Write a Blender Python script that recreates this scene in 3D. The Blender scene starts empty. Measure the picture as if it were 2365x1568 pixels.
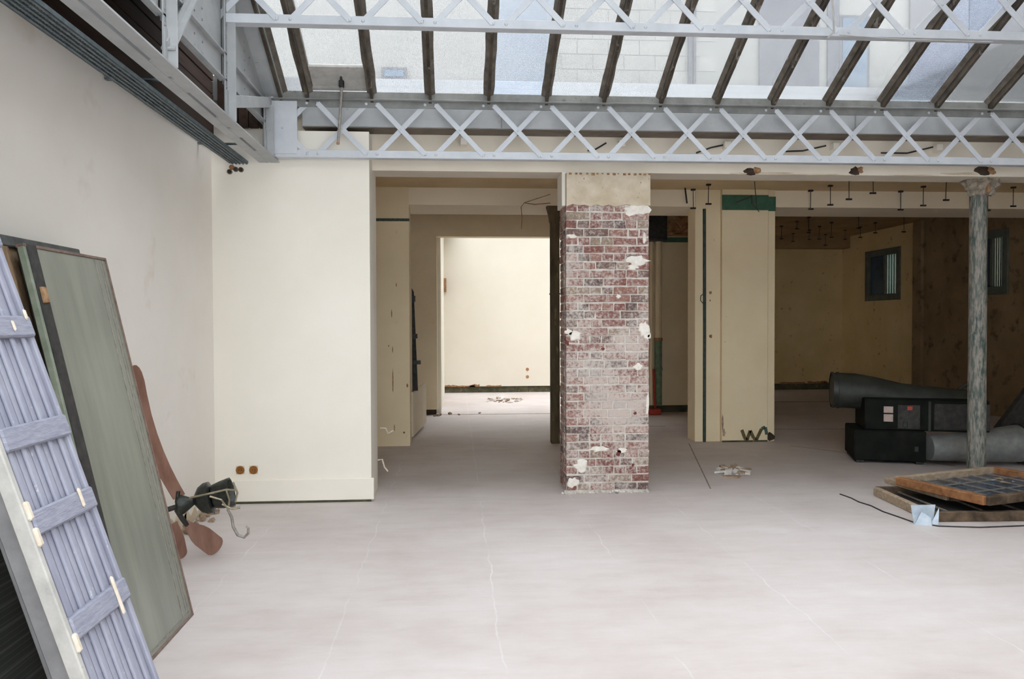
import bpy, bmesh, math, random
from mathutils import Vector, Matrix, Euler
random.seed(7)
SC = bpy.context.scene
COL = SC.collection
R = math.radians

# ------------------------------------------------------------------ camera
cam_d = bpy.data.cameras.new('camera')
cam_d.sensor_width = 36.0
cam_d.lens = 36.0 * 1839.0 / 2365.0
cam_d.clip_start = 0.05
cam_d.clip_end = 200
cam = bpy.data.objects.new('camera', cam_d)
COL.objects.link(cam)
cam.location = (0, 0, 1.55)
cam.rotation_euler = (Matrix.Rotation(R(-4.05), 3, 'Z') @ Matrix.Rotation(R(90 - 1.25), 3, 'X')
                      @ Matrix.Rotation(R(-0.19), 3, 'Z')).to_euler()
SC.camera = cam

# ------------------------------------------------------------------ sky (even overcast)
world = bpy.data.worlds.new('overcast_sky')
SC.world = world
world.use_nodes = True
bg = world.node_tree.nodes['Background']
bg.inputs[0].default_value = (0.935, 0.962, 1.0, 1)
bg.inputs[1].default_value = 2.6

# ------------------------------------------------------------------ exposure
SC.view_settings.view_transform = 'Standard'
SC.view_settings.look = 'None'
SC.view_settings.gamma = 1.0
SC.view_settings.use_curve_mapping = False
SC.view_settings.exposure = 1.58
SC.cycles.max_bounces = 9
SC.cycles.diffuse_bounces = 6


# ================================================================== helpers
class MB:
    """collects simple solids and links them as one mesh object"""
    def __init__(self):
        self.v, self.f = [], []

    def add(self, vs, fs):
        n = len(self.v)
        self.v += [tuple(p) for p in vs]
        self.f += [tuple(i + n for i in f) for f in fs]
        return self

    def box(self, x0, x1, y0, y1, z0, z1, c=0.0):
        if c <= 0:
            vs = [(x, y, z) for z in (z0, z1) for y in (y0, y1) for x in (x0, x1)]
            return self.add(vs, [(0, 2, 3, 1), (4, 5, 7, 6), (0, 1, 5, 4), (2, 6, 7, 3), (0, 4, 6, 2), (1, 3, 7, 5)])
        m = Matrix.Translation(((x0 + x1) / 2, (y0 + y1) / 2, (z0 + z1) / 2))
        return self.cbox(m, x1 - x0, y1 - y0, z1 - z0, c)

    def cbox(self, m, sx, sy, sz, c=0.0):
        """box of size sx, sy, sz in frame m, edges chamfered by c"""
        bm = bmesh.new()
        bmesh.ops.create_cube(bm, size=1)
        bmesh.ops.scale(bm, vec=(sx, sy, sz), verts=bm.verts)
        if c > 0:
            bmesh.ops.bevel(bm, geom=list(bm.edges), offset=c, segments=1, affect='EDGES')
        bm.transform(m)
        self.frombm(bm)
        return self

    def frombm(self, bm):
        bm.verts.index_update()
        self.add([v.co[:] for v in bm.verts], [[v.index for v in f.verts] for f in bm.faces])
        bm.free()
        return self

    def bar(self, p, q, w, h, up=(0, 0, 1), c=0.0):
        """rectangular bar from p to q, h along 'up'"""
        p, q = Vector(p), Vector(q)
        d = (q - p)
        L = d.length
        d.normalize()
        up = Vector(up)
        s = d.cross(up)
        s.normalize()
        u = s.cross(d)
        m = Matrix((d, s, u)).transposed().to_4x4()
        m.translation = (p + q) / 2
        return self.cbox(m, L, w, h, c)

    def tube(self, pts, r, n=10, caps=True):
        pts = [Vector(p) for p in pts]
        rs = r if isinstance(r, (list, tuple)) else [r] * len(pts)
        rings = []
        prev = None
        for i, p in enumerate(pts):
            a = pts[max(i - 1, 0)]
            b = pts[min(i + 1, len(pts) - 1)]
            d = (b - a).normalized()
            if prev is None:
                t = Vector((0, 0, 1)) if abs(d.z) < 0.9 else Vector((1, 0, 0))
                u = d.cross(t).normalized()
            else:
                u = (prev - d * prev.dot(d)).normalized()
            prev = u
            w = d.cross(u)
            rings.append([p + (u * math.cos(k * 2 * math.pi / n) + w * math.sin(k * 2 * math.pi / n)) * rs[i] for k in range(n)])
        vs = [q for rg in rings for q in rg]
        fs = []
        for i in range(len(pts) - 1):
            for k in range(n):
                k2 = (k + 1) % n
                fs.append((i * n + k, i * n + k2, (i + 1) * n + k2, (i + 1) * n + k))
        if caps:
            fs.append(tuple(range(n))[::-1])
            fs.append(tuple((len(pts) - 1) * n + k for k in range(n)))
        return self.add(vs, fs)

    def prism(self, poly, d):
        """polygon (list of 3D points) extruded by vector d"""
        n = len(poly)
        d = Vector(d)
        vs = [Vector(p) for p in poly] + [Vector(p) + d for p in poly]
        fs = [tuple(range(n)), tuple(range(2 * n - 1, n - 1, -1))]
        fs += [(i, i + n, (i + 1) % n + n, (i + 1) % n) for i in range(n)]
        return self.add(vs, fs)

    def lathe(self, m, prof, n=20):
        """profile [(r, h)] turned about the local z axis of frame m"""
        vs, fs = [], []
        for r, h in prof:
            for k in range(n):
                a = 2 * math.pi * k / n
                vs.append(m @ Vector((r * math.cos(a), r * math.sin(a), h)))
        for i in range(len(prof) - 1):
            for k in range(n):
                k2 = (k + 1) % n
                fs.append((i * n + k, i * n + k2, (i + 1) * n + k2, (i + 1) * n + k))
        return self.add(vs, fs)

    def dome(self, c, r, nrm, n=8):
        c, nrm = Vector(c), Vector(nrm).normalized()
        m = nrm.to_track_quat('Z', 'Y').to_matrix().to_4x4()
        m.translation = c
        return self.lathe(m, [(r, 0), (r * 0.8, r * 0.45), (r * 0.3, r * 0.7), (0.0005, r * 0.72)], n)

    def build(self, name, mat, parent=None, smooth=False, origin=None):
        me = bpy.data.meshes.new(name)
        vs = self.v
        off = Vector((0, 0, 0))
        if origin is not None:
            off = Vector(origin)
        elif parent is None:
            xs = [v[0] for v in vs]; ys = [v[1] for v in vs]; zs = [v[2] for v in vs]
            off = Vector(((min(xs) + max(xs)) / 2, (min(ys) + max(ys)) / 2, min(zs)))
        else:
            off = Vector(parent.get('_o', (0, 0, 0)))
        me.from_pydata([tuple(Vector(v) - off) for v in vs], [], self.f)
        bm = bmesh.new()
        bm.from_mesh(me)
        bmesh.ops.recalc_face_normals(bm, faces=bm.faces)
        bm.to_mesh(me)
        bm.free()
        me.materials.append(M[mat] if isinstance(mat, str) else mat)
        if smooth:
            me.shade_smooth() if smooth is True else me.set_sharp_from_angle(angle=R(smooth))
        o = bpy.data.objects.new(name, me)
        COL.objects.link(o)
        if parent is None:
            o.location = off
            o['_o'] = tuple(off)
        else:
            o.parent = parent
            o['_o'] = parent.get('_o', (0, 0, 0))
        return o


def smooth_by_angle(o, a=40):
    o.data.shade_smooth()
    o.data.set_sharp_from_angle(angle=R(a))
    return o


def thing(name, label, cat, loc=(0, 0, 0), group=None, kind=None):
    o = bpy.data.objects.new(name, None)
    COL.objects.link(o)
    o.location = loc
    o.empty_display_size = 0.1
    o['_o'] = tuple(loc)
    return tag(o, label, cat, group, kind)


def tag(o, label, cat=None, group=None, kind=None):
    o['label'] = label
    if cat: o['category'] = cat
    if group: o['group'] = group
    if kind: o['kind'] = kind
    return o


# ================================================================== materials
M = {}


def N(nt, t, **kw):
    n = nt.nodes.new(t)
    for k, v in kw.items():
        if k.startswith('i_'):
            key = k[2:]
            n.inputs[int(key) if key.isdigit() else key].default_value = v
        else:
            setattr(n, k, v)
    return n


def ramp(nt, stops, interp='LINEAR'):
    n = nt.nodes.new('ShaderNodeValToRGB')
    cr = n.color_ramp
    cr.interpolation = interp
    while len(cr.elements) > 1:
        cr.elements.remove(cr.elements[0])
    cr.elements[0].position = stops[0][0]
    cr.elements[0].color = (*stops[0][1], 1)
    for p, c in stops[1:]:
        e = cr.elements.new(p)
        e.color = (*c, 1)
    return n


def new_mat(name):
    m = bpy.data.materials.new(name)
    m.use_nodes = True
    nt = m.node_tree
    nt.nodes.clear()
    out = nt.nodes.new('ShaderNodeOutputMaterial')
    b = nt.nodes.new('ShaderNodeBsdfPrincipled')
    nt.links.new(b.outputs[0], out.inputs[0])
    M[name] = m
    return m, nt, b


def coords(nt, scale=(1, 1, 1), world_space=True):
    if world_space:
        g = nt.nodes.new('ShaderNodeNewGeometry').outputs['Position']
    else:
        g = nt.nodes.new('ShaderNodeTexCoord').outputs['Object']
    mp = nt.nodes.new('ShaderNodeMapping')
    mp.inputs['Scale'].default_value = scale
    nt.links.new(g, mp.inputs[0])
    return mp.outputs[0]


def noisy(name, c1, c2, scale=3.0, rough=0.85, bump=0.15, bscale=40, detail=5, metallic=0.0, stretch=(1, 1, 1),
          stops=(0.35, 0.68), spots=None, spec=0.3, dist=0.004):
    """two-tone noise surface, optional third colour in small flakes"""
    m, nt, b = new_mat(name)
    co = coords(nt, stretch)
    n = N(nt, 'ShaderNodeTexNoise', i_Scale=scale, i_Detail=detail, i_Roughness=0.6)
    nt.links.new(co, n.inputs['Vector'])
    r = ramp(nt, [(stops[0], c1), (stops[1], c2)])
    nt.links.new(n.outputs[0], r.inputs[0])
    colour = r.outputs[0]
    if spots:
        c3, sc, lo, hi = spots
        n3 = N(nt, 'ShaderNodeTexNoise', i_Scale=sc, i_Detail=4, i_Roughness=0.65)
        nt.links.new(co, n3.inputs['Vector'])
        r3 = ramp(nt, [(lo, (0, 0, 0)), (hi, (1, 1, 1))])
        nt.links.new(n3.outputs[0], r3.inputs[0])
        mx = N(nt, 'ShaderNodeMix', data_type='RGBA')
        nt.links.new(r3.outputs[0], mx.inputs[0])
        nt.links.new(colour, mx.inputs[6])
        mx.inputs[7].default_value = (*c3, 1)
        colour = mx.outputs[2]
    nt.links.new(colour, b.inputs['Base Color'])
    b.inputs['Roughness'].default_value = rough
    b.inputs['Metallic'].default_value = metallic
    b.inputs['Specular IOR Level'].default_value = spec
    if bump:
        nb = N(nt, 'ShaderNodeTexNoise', i_Scale=bscale, i_Detail=4)
        nt.links.new(co, nb.inputs['Vector'])
        bp = N(nt, 'ShaderNodeBump', i_Strength=bump, i_Distance=dist)
        nt.links.new(nb.outputs[0], bp.inputs['Height'])
        nt.links.new(bp.outputs[0], b.inputs['Normal'])
    return m


noisy('plaster_white', (0.80, 0.76, 0.67), (0.84, 0.80, 0.72), 1.2, bump=0.08)
noisy('plaster_left', (0.76, 0.72, 0.66), (0.82, 0.78, 0.73), 0.8, bump=0.08, spots=((0.62, 0.54, 0.46), 1.3, 0.60, 0.80))
noisy('plaster_cream', (0.72, 0.60, 0.405), (0.77, 0.66, 0.46), 1.5, bump=0.15, spots=((0.45, 0.35, 0.22), 9, 0.70, 0.76))
noisy('plaster_far', (0.68, 0.645, 0.555), (0.72, 0.685, 0.60), 1.0, bump=0.08)
noisy('plaster_beam', (0.80, 0.70, 0.54), (0.84, 0.75, 0.60), 1.4, bump=0.12)
noisy('plaster_cap', (0.50, 0.42, 0.30), (0.66, 0.58, 0.46), 7, bump=0.3, spots=((0.22, 0.16, 0.11), 24, 0.66, 0.74))
noisy('plaster_patch', (0.84, 0.81, 0.75), (0.70, 0.65, 0.57), 25, bump=0.4, bscale=60)
noisy('plaster_cream_shaded', (0.56, 0.42, 0.21), (0.64, 0.49, 0.27), 1.4, bump=0.15, spots=((0.24, 0.16, 0.09), 5, 0.62, 0.72))  # cream plaster with the dimness of the deep area put into its colour
noisy('ceiling_plaster', (0.66, 0.50, 0.29), (0.72, 0.57, 0.35), 2.0, bump=0.1)
noisy('ceiling_dark_brown', (0.26, 0.175, 0.085), (0.36, 0.25, 0.13), 2.0, bump=0.2)  # dark brown tone for the deep ceiling and its beam
noisy('broken_lath', (0.30, 0.16, 0.07), (0.52, 0.36, 0.20), 9, bump=0.8, bscale=25, dist=0.02, spots=((0.10, 0.06, 0.04), 6, 0.55, 0.7))
noisy('exposed_timber', (0.20, 0.09, 0.04), (0.42, 0.27, 0.15), 30, bump=0.6)
noisy('dark_base', (0.05, 0.05, 0.03), (0.11, 0.10, 0.06), 8, bump=0.3, spots=((0.20, 0.14, 0.08), 12, 0.6, 0.68))
noisy('grey_paint', (0.50, 0.53, 0.57), (0.60, 0.63, 0.67), 4, rough=0.5, bump=0.1, spots=((0.24, 0.22, 0.21), 14, 0.70, 0.76), spec=0.4)
noisy('kerb_shade_grey', (0.20, 0.20, 0.19), (0.30, 0.30, 0.285), 6, rough=0.6, bump=0.25, spots=((0.14, 0.12, 0.10), 11, 0.62, 0.72))  # tone darkened to stand in for shade on the kerb face
noisy('chord_shade_grey', (0.17, 0.175, 0.17), (0.26, 0.265, 0.26), 6, rough=0.6, bump=0.2)  # shaded copy of the girder grey, for the top chord
noisy('gutter_paint_shade', (0.36, 0.375, 0.385), (0.44, 0.455, 0.46), 5, rough=0.6, bump=0.15, spots=((0.22, 0.21, 0.20), 12, 0.68, 0.76))  # gutter grey, also the shade coloured into the side girder
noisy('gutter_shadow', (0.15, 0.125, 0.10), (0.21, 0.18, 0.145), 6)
noisy('plaster_front', (0.68, 0.615, 0.515), (0.74, 0.675, 0.575), 1.6, bump=0.12)  # lowered a little to stand in for shade under the gutter
noisy('rivet_dark', (0.22, 0.22, 0.22), (0.40, 0.41, 0.42), 30, rough=0.5, bump=0)
noisy('glazing_iron', (0.035, 0.028, 0.022), (0.10, 0.078, 0.058), 7, rough=0.8, bump=0.5, stretch=(1, 1, 1), spots=((0.28, 0.25, 0.21), 9, 0.60, 0.72))
noisy('putty_grey', (0.10, 0.088, 0.072), (0.20, 0.175, 0.145), 10, bump=0.5)
noisy('tray_metal', (0.10, 0.13, 0.145), (0.18, 0.215, 0.23), 20, rough=0.55, metallic=0.35, bump=0.1)
noisy('dark_plank', (0.018, 0.009, 0.006), (0.042, 0.022, 0.013), 3, bump=0.4, stretch=(6, 0.6, 6))
noisy('dark_joint', (0.16, 0.13, 0.10), (0.34, 0.30, 0.26), 20, bump=0.3)
noisy('plaster_brownish', (0.20, 0.14, 0.075), (0.29, 0.21, 0.12), 1.6, bump=0.3, spots=((0.10, 0.065, 0.035), 4, 0.55, 0.70))  # darker brown plaster for the nearer stretch of the right wall
noisy('head_plaster', (0.20, 0.17, 0.13), (0.42, 0.37, 0.30), 14, bump=0.9, bscale=40, dist=0.02)
noisy('exposed_brick', (0.13, 0.035, 0.028), (0.20, 0.06, 0.045), 30, bump=0.4)
noisy('mortar', (0.54, 0.50, 0.45), (0.70, 0.66, 0.61), 16, bump=0.6, bscale=60, spots=((0.34, 0.27, 0.21), 9, 0.62, 0.72))
noisy('iron_old_dark', (0.055, 0.043, 0.025), (0.13, 0.10, 0.055), 12, rough=0.7, bump=0.5, stretch=(1, 1, 0.25), spots=((0.20, 0.15, 0.08), 25, 0.6, 0.68))
noisy('pole_flaked', (0.05, 0.08, 0.072), (0.15, 0.165, 0.145), 14, rough=0.7, bump=0.5, stretch=(1, 1, 0.22), spots=((0.31, 0.285, 0.25), 40, 0.40, 0.60))
noisy('green_paint', (0.035, 0.10, 0.065), (0.055, 0.14, 0.09), 12, rough=0.6)
noisy('green_dull', (0.055, 0.075, 0.06), (0.09, 0.11, 0.085), 40, rough=0.7, spots=((0.03, 0.035, 0.03), 60, 0.5, 0.6))
noisy('pipe_green', (0.10, 0.17, 0.11), (0.20, 0.26, 0.17), 14, rough=0.6, bump=0.3)
noisy('glass_edge', (0.17, 0.20, 0.15), (0.26, 0.29, 0.23), 14, rough=0.4, bump=0.1)
noisy('red_paint', (0.28, 0.03, 0.02), (0.40, 0.05, 0.03), 10, rough=0.6)
noisy('conduit_green', (0.02, 0.035, 0.03), (0.05, 0.07, 0.055), 20, rough=0.6)
noisy('black_iron', (0.018, 0.018, 0.018), (0.05, 0.047, 0.043), 20, rough=0.6, bump=0.2)
noisy('shutter_paint', (0.27, 0.276, 0.345), (0.345, 0.352, 0.415), 5, rough=0.7, bump=0.12, bscale=50, stretch=(2, 2, 1), spots=((0.62, 0.60, 0.60), 22, 0.66, 0.74))
noisy('shutter_batten', (0.235, 0.24, 0.305), (0.33, 0.34, 0.40), 30, rough=0.75, bump=0.6, bscale=80, stretch=(0.5, 0.5, 4))
noisy('shutter_edge', (0.38, 0.37, 0.345), (0.50, 0.485, 0.455), 12, rough=0.7, bump=0.3, spots=((0.34, 0.33, 0.34), 18, 0.6, 0.7))
noisy('putty_cream', (0.56, 0.48, 0.38), (0.70, 0.63, 0.54), 20, bump=0.5)
noisy('alu_grey', (0.21, 0.205, 0.21), (0.29, 0.285, 0.285), 8, rough=0.45, metallic=0.3)
noisy('frame_dark', (0.035, 0.04, 0.04), (0.09, 0.09, 0.085), 14, rough=0.5)
noisy('frame_wood', (0.12, 0.075, 0.04), (0.28, 0.19, 0.11), 10, bump=0.4, stretch=(3, 3, 0.5))
noisy('frame_edge', (0.13, 0.085, 0.065), (0.22, 0.16, 0.13), 20, rough=0.55, bump=0.2)
noisy('fan_wood', (0.17, 0.085, 0.058), (0.25, 0.135, 0.098), 7, rough=0.45, bump=0.1, stretch=(2, 2, 0.6))
noisy('fan_metal', (0.022, 0.025, 0.022), (0.055, 0.058, 0.05), 20, rough=0.35, metallic=0.5)
noisy('fan_brass', (0.22, 0.19, 0.13), (0.36, 0.31, 0.22), 20, rough=0.4, metallic=0.6)
noisy('socket_brown', (0.20, 0.075, 0.012), (0.34, 0.14, 0.03), 20, rough=0.5)
noisy('hole_dark', (0.03, 0.02, 0.015), (0.07, 0.045, 0.03), 20)
noisy('copper_end', (0.30, 0.13, 0.06), (0.42, 0.22, 0.12), 20, rough=0.5)
noisy('steel_rod', (0.30, 0.27, 0.25), (0.46, 0.42, 0.40), 20, rough=0.4, metallic=0.5)
noisy('heater_paint', (0.007, 0.0085, 0.007), (0.016, 0.018, 0.015), 6, rough=0.8, spec=0.1)
noisy('heater_grey', (0.020, 0.023, 0.019), (0.038, 0.041, 0.035), 8, rough=0.5)
noisy('duct_zinc', (0.26, 0.28, 0.28), (0.38, 0.41, 0.41), 9, rough=0.4, metallic=0.6, bump=0.2)
noisy('label_pale', (0.42, 0.32, 0.29), (0.52, 0.42, 0.38), 20, bump=0)
noisy('label_red', (0.40, 0.06, 0.04), (0.48, 0.08, 0.05), 20, bump=0)
noisy('sash_wood_pale', (0.30, 0.22, 0.15), (0.46, 0.37, 0.27), 9, bump=0.4, stretch=(1, 4, 4))
noisy('sash_wood_orange', (0.20, 0.085, 0.032), (0.36, 0.17, 0.075), 9, bump=0.4, stretch=(2, 2, 2))
noisy('sash_wood_dark', (0.05, 0.035, 0.022), (0.16, 0.11, 0.07), 9, bump=0.4)
noisy('lead_wire', (0.20, 0.18, 0.16), (0.36, 0.32, 0.28), 30, rough=0.5, metallic=0.3)
noisy('bracket_blue', (0.42, 0.50, 0.58), (0.58, 0.66, 0.74), 14, rough=0.45, metallic=0.2)
noisy('rubble_white', (0.62, 0.58, 0.54), (0.80, 0.78, 0.75), 20, bump=0.4)
noisy('rubble_brown', (0.24, 0.16, 0.10), (0.42, 0.33, 0.25), 20, bump=0.4)
noisy('radiator_paint', (0.66, 0.58, 0.44), (0.72, 0.64, 0.50), 4)
noisy('graffiti', (0.10, 0.075, 0.03), (0.14, 0.12, 0.06), 20, bump=0)
noisy('graffiti_green', (0.06, 0.10, 0.085), (0.09, 0.13, 0.11), 20, bump=0)
noisy('window_frame_green', (0.085, 0.095, 0.08), (0.12, 0.13, 0.11), 8, rough=0.6)
noisy('facade_white', (0.155, 0.152, 0.145), (0.19, 0.186, 0.177), 0.6, bump=0.1)
noisy('facade_grey', (0.05, 0.05, 0.064), (0.072, 0.072, 0.088), 1.2, bump=0.1)
noisy('facade_block', (0.165, 0.16, 0.15), (0.20, 0.195, 0.183), 2, bump=0.2)
noisy('facade_lilac', (0.085, 0.082, 0.093), (0.11, 0.107, 0.118), 1.2, bump=0.1)
noisy('facade_joint', (0.27, 0.27, 0.265), (0.30, 0.30, 0.295), 2, bump=0.1)
noisy('facade_glass', (0.03, 0.055, 0.09), (0.07, 0.11, 0.16), 1.0, rough=0.15, bump=0)
noisy('roof_zinc', (0.30, 0.31, 0.33), (0.36, 0.37, 0.39), 2, rough=0.5)


def floor_material():
    m, nt, b = new_mat('concrete_floor')
    co = coords(nt)
    L = nt.links.new
    n1 = N(nt, 'ShaderNodeTexNoise', i_Scale=0.55, i_Detail=6, i_Roughness=0.62)
    L(co, n1.inputs['Vector'])
    r1 = ramp(nt, [(0.30, (0.465, 0.405, 0.38)), (0.50, (0.545, 0.495, 0.478)), (0.72, (0.61, 0.57, 0.555))])
    L(n1.outputs[0], r1.inputs[0])
    # scuffs drawn out along the room
    co2 = coords(nt, (1.0, 3.2, 1.0))
    n2 = N(nt, 'ShaderNodeTexNoise', i_Scale=2.2, i_Detail=8, i_Roughness=0.7)
    L(co2, n2.inputs['Vector'])
    r2 = ramp(nt, [(0.42, (1, 1, 1)), (0.60, (0.90, 0.88, 0.87)), (0.75, (0.72, 0.67, 0.64))])
    L(n2.outputs[0], r2.inputs[0])
    mx = N(nt, 'ShaderNodeMix', data_type='RGBA', blend_type='MULTIPLY', i_0=0.55)
    L(r1.outputs[0], mx.inputs[6])
    L(r2.outputs[0], mx.inputs[7])
    # filled joints between the poured strips: thin pale wavering lines
    sep = N(nt, 'ShaderNodeSeparateXYZ')
    n3 = N(nt, 'ShaderNodeTexNoise', i_Scale=3.5, i_Detail=6)
    L(co, n3.inputs['Vector'])
    ad = N(nt, 'ShaderNodeVectorMath', operation='MULTIPLY_ADD')
    L(n3.outputs[1], ad.inputs[0])
    ad.inputs[1].default_value = (0.09, 0.09, 0)
    L(co, ad.inputs[2])
    L(ad.outputs[0], sep.inputs[0])
    total = None
    for axis, off, period, wid in ((0, 7.845, 0.81, 0.0045), (1, 1.1, 3.3, 0.003)):
        a = N(nt, 'ShaderNodeMath', operation='ADD', i_1=off)
        L(sep.outputs[axis], a.inputs[0])
        md = N(nt, 'ShaderNodeMath', operation='PINGPONG', i_1=period / 2)
        L(a.outputs[0], md.inputs[0])
        lt = N(nt, 'ShaderNodeMath', operation='LESS_THAN', i_1=wid)
        L(md.outputs[0], lt.inputs[0])
        if total is None:
            total = lt.outputs[0]
        else:
            s = N(nt, 'ShaderNodeMath', operation='MAXIMUM')
            L(total, s.inputs[0]); L(lt.outputs[0], s.inputs[1])
            total = s.outputs[0]
    n4 = N(nt, 'ShaderNodeTexNoise', i_Scale=1.6, i_Detail=4)
    L(co, n4.inputs['Vector'])
    r4 = ramp(nt, [(0.40, (0, 0, 0)), (0.70, (0.45, 0.45, 0.45))])
    L(n4.outputs[0], r4.inputs[0])
    mu = N(nt, 'ShaderNodeMath', operation='MULTIPLY')
    L(total, mu.inputs[0]); L(r4.outputs[0], mu.inputs[1])
    mx2 = N(nt, 'ShaderNodeMix', data_type='RGBA')
    L(mu.outputs[0], mx2.inputs[0])
    L(mx.outputs[2], mx2.inputs[6])
    mx2.inputs[7].default_value = (0.74, 0.73, 0.73, 1)
    L(mx2.outputs[2], b.inputs['Base Color'])
    b.inputs['Roughness'].default_value = 0.62
    b.inputs['Specular IOR Level'].default_value = 0.35
    nb = N(nt, 'ShaderNodeTexNoise', i_Scale=14, i_Detail=6)
    L(co, nb.inputs['Vector'])
    bp = N(nt, 'ShaderNodeBump', i_Strength=0.12, i_Distance=0.01)
    L(nb.outputs[0], bp.inputs['Height'])
    L(bp.outputs[0], b.inputs['Normal'])


floor_material()


def brick_material():
    m, nt, b = new_mat('old_brick')
    L = nt.links.new
    oi = nt.nodes.new('ShaderNodeObjectInfo')
    r = ramp(nt, [(0.0, (0.22, 0.095, 0.080)), (0.20, (0.27, 0.135, 0.115)), (0.38, (0.145, 0.100, 0.092)), (0.50, (0.30, 0.165, 0.135)),
                  (0.66, (0.185, 0.120, 0.105)), (0.80, (0.29, 0.215, 0.165)), (0.90, (0.23, 0.11, 0.095)), (0.97, (0.30, 0.235, 0.18))], 'CONSTANT')
    L(oi.outputs['Random'], r.inputs[0])
    co = coords(nt)
    n1 = N(nt, 'ShaderNodeTexNoise', i_Scale=26, i_Detail=6, i_Roughness=0.7)
    L(co, n1.inputs['Vector'])
    r1 = ramp(nt, [(0.35, (0.72, 0.72, 0.72)), (0.65, (1.2, 1.15, 1.12))])
    L(n1.outputs[0], r1.inputs[0])
    mx = N(nt, 'ShaderNodeMix', data_type='RGBA', blend_type='MULTIPLY', i_0=1.0)
    L(r.outputs[0], mx.inputs[6]); L(r1.outputs[0], mx.inputs[7])
    # lime wash worn to flecks, thickest in a cloud halfway up the pillar
    n2 = N(nt, 'ShaderNodeTexNoise', i_Scale=38, i_Detail=7, i_Roughness=0.75)
    L(co, n2.inputs['Vector'])
    n3 = N(nt, 'ShaderNodeTexNoise', i_Scale=3.2, i_Detail=2)
    L(co, n3.inputs['Vector'])
    dist = N(nt, 'ShaderNodeVectorMath', operation='DISTANCE')
    mp = N(nt, 'ShaderNodeMapping')
    mp.inputs['Scale'].default_value = (1.0, 0.3, 0.55)
    g = nt.nodes.new('ShaderNodeNewGeometry')
    L(g.outputs['Position'], mp.inputs[0])
    L(mp.outputs[0], dist.inputs[0])
    dist.inputs[1].default_value = (1.42, 7.11 * 0.3, 0.86 * 0.55)
    cl = N(nt, 'ShaderNodeMapRange', i_1=0.12, i_2=0.52, i_3=0.15, i_4=0.0)
    L(dist.outputs['Value'], cl.inputs[0])
    s1 = N(nt, 'ShaderNodeMath', operation='MULTIPLY_ADD', i_1=0.45)
    L(n3.outputs[0], s1.inputs[0]); L(n2.outputs[0], s1.inputs[2])
    s2 = N(nt, 'ShaderNodeMath', operation='ADD')
    L(s1.outputs[0], s2.inputs[0]); L(cl.outputs[0], s2.inputs[1])
    r2 = ramp(nt, [(0.68, (0, 0, 0)), (0.86, (0.72, 0.72, 0.72))])
    L(s2.outputs[0], r2.inputs[0])
    mx2 = N(nt, 'ShaderNodeMix', data_type='RGBA')
    L(r2.outputs[0], mx2.inputs[0]); L(mx.outputs[2], mx2.inputs[6])
    mx2.inputs[7].default_value = (0.66, 0.60, 0.55, 1)
    L(mx2.outputs[2], b.inputs['Base Color'])
    b.inputs['Roughness'].default_value = 0.92
    b.inputs['Specular IOR Level'].default_value = 0.15
    bp = N(nt, 'ShaderNodeBump', i_Strength=0.6, i_Distance=0.006)
    L(n2.outputs[0], bp.inputs['Height'])
    L(bp.outputs[0], b.inputs['Normal'])


brick_material()


def pane_material(name, clear, tint, translucent, rib_axis=0, rib_scale=70.0, rib=0.3):
    """ribbed cast glass: partly clear, partly scattering; ribs change how much it scatters"""
    m = bpy.data.materials.new(name)
    m.use_nodes = True
    nt = m.node_tree
    nt.nodes.clear()
    L = nt.links.new
    out = nt.nodes.new('ShaderNodeOutputMaterial')
    tr = N(nt, 'ShaderNodeBsdfTransparent', i_Color=(*tint, 1))
    tl = N(nt, 'ShaderNodeBsdfTranslucent', i_Color=(*translucent, 1))
    gl = N(nt, 'ShaderNodeBsdfGlossy', i_Roughness=0.12, i_Color=(0.9, 0.9, 0.9, 1))
    co = coords(nt)
    w = N(nt, 'ShaderNodeTexWave', i_Scale=rib_scale / 6.28, i_Distortion=0.4, bands_direction='XYZ'[rib_axis])
    w.inputs['Detail'].default_value = 1
    L(co, w.inputs['Vector'])
    dirt = N(nt, 'ShaderNodeTexNoise', i_Scale=1.7, i_Detail=6, i_Roughness=0.65)
    L(co, dirt.inputs['Vector'])
    a = N(nt, 'ShaderNodeMath', operation='MULTIPLY_ADD', i_1=rib, i_2=1 - clear - rib / 2)
    L(w.outputs[1], a.inputs[0])
    d = N(nt, 'ShaderNodeMath', operation='MULTIPLY_ADD', i_1=0.35)
    L(dirt.outputs[0], d.inputs[0])
    s = N(nt, 'ShaderNodeMath', operation='SUBTRACT', i_1=0.17)
    L(a.outputs[0], d.inputs[2])
    L(d.outputs[0], s.inputs[0])
    s.use_clamp = True
    m1 = nt.nodes.new('ShaderNodeMixShader')
    L(s.outputs[0], m1.inputs[0])
    L(tr.outputs[0], m1.inputs[1])
    L(tl.outputs[0], m1.inputs[2])
    fr = N(nt, 'ShaderNodeFresnel', i_IOR=1.25)
    m2 = nt.nodes.new('ShaderNodeMixShader')
    L(fr.outputs[0], m2.inputs[0])
    L(m1.outputs[0], m2.inputs[1])
    L(gl.outputs[0], m2.inputs[2])
    L(m2.outputs[0], out.inputs[0])
    M[name] = m


pane_material('skylight_glass', 0.74, (0.92, 0.93, 0.93), (0.17, 0.172, 0.17), 0, 300, 0.34)
pane_material('skylight_glass_cross', 0.74, (0.88, 0.91, 0.94), (0.15, 0.165, 0.19), 1, 190, 0.42)
noisy('frosted_door_glass', (0.19, 0.20, 0.165), (0.25, 0.258, 0.215), 1.6, rough=0.22, bump=0.02, stretch=(1, 5, 0.6), spec=0.5)
pane_material('window_glass', 0.45, (0.34, 0.39, 0.36), (0.18, 0.21, 0.195), 1, 60, 0.3)
pane_material('shard_glass', 0.75, (0.70, 0.72, 0.72), (0.4, 0.4, 0.42), 0, 40, 0.2)


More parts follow.
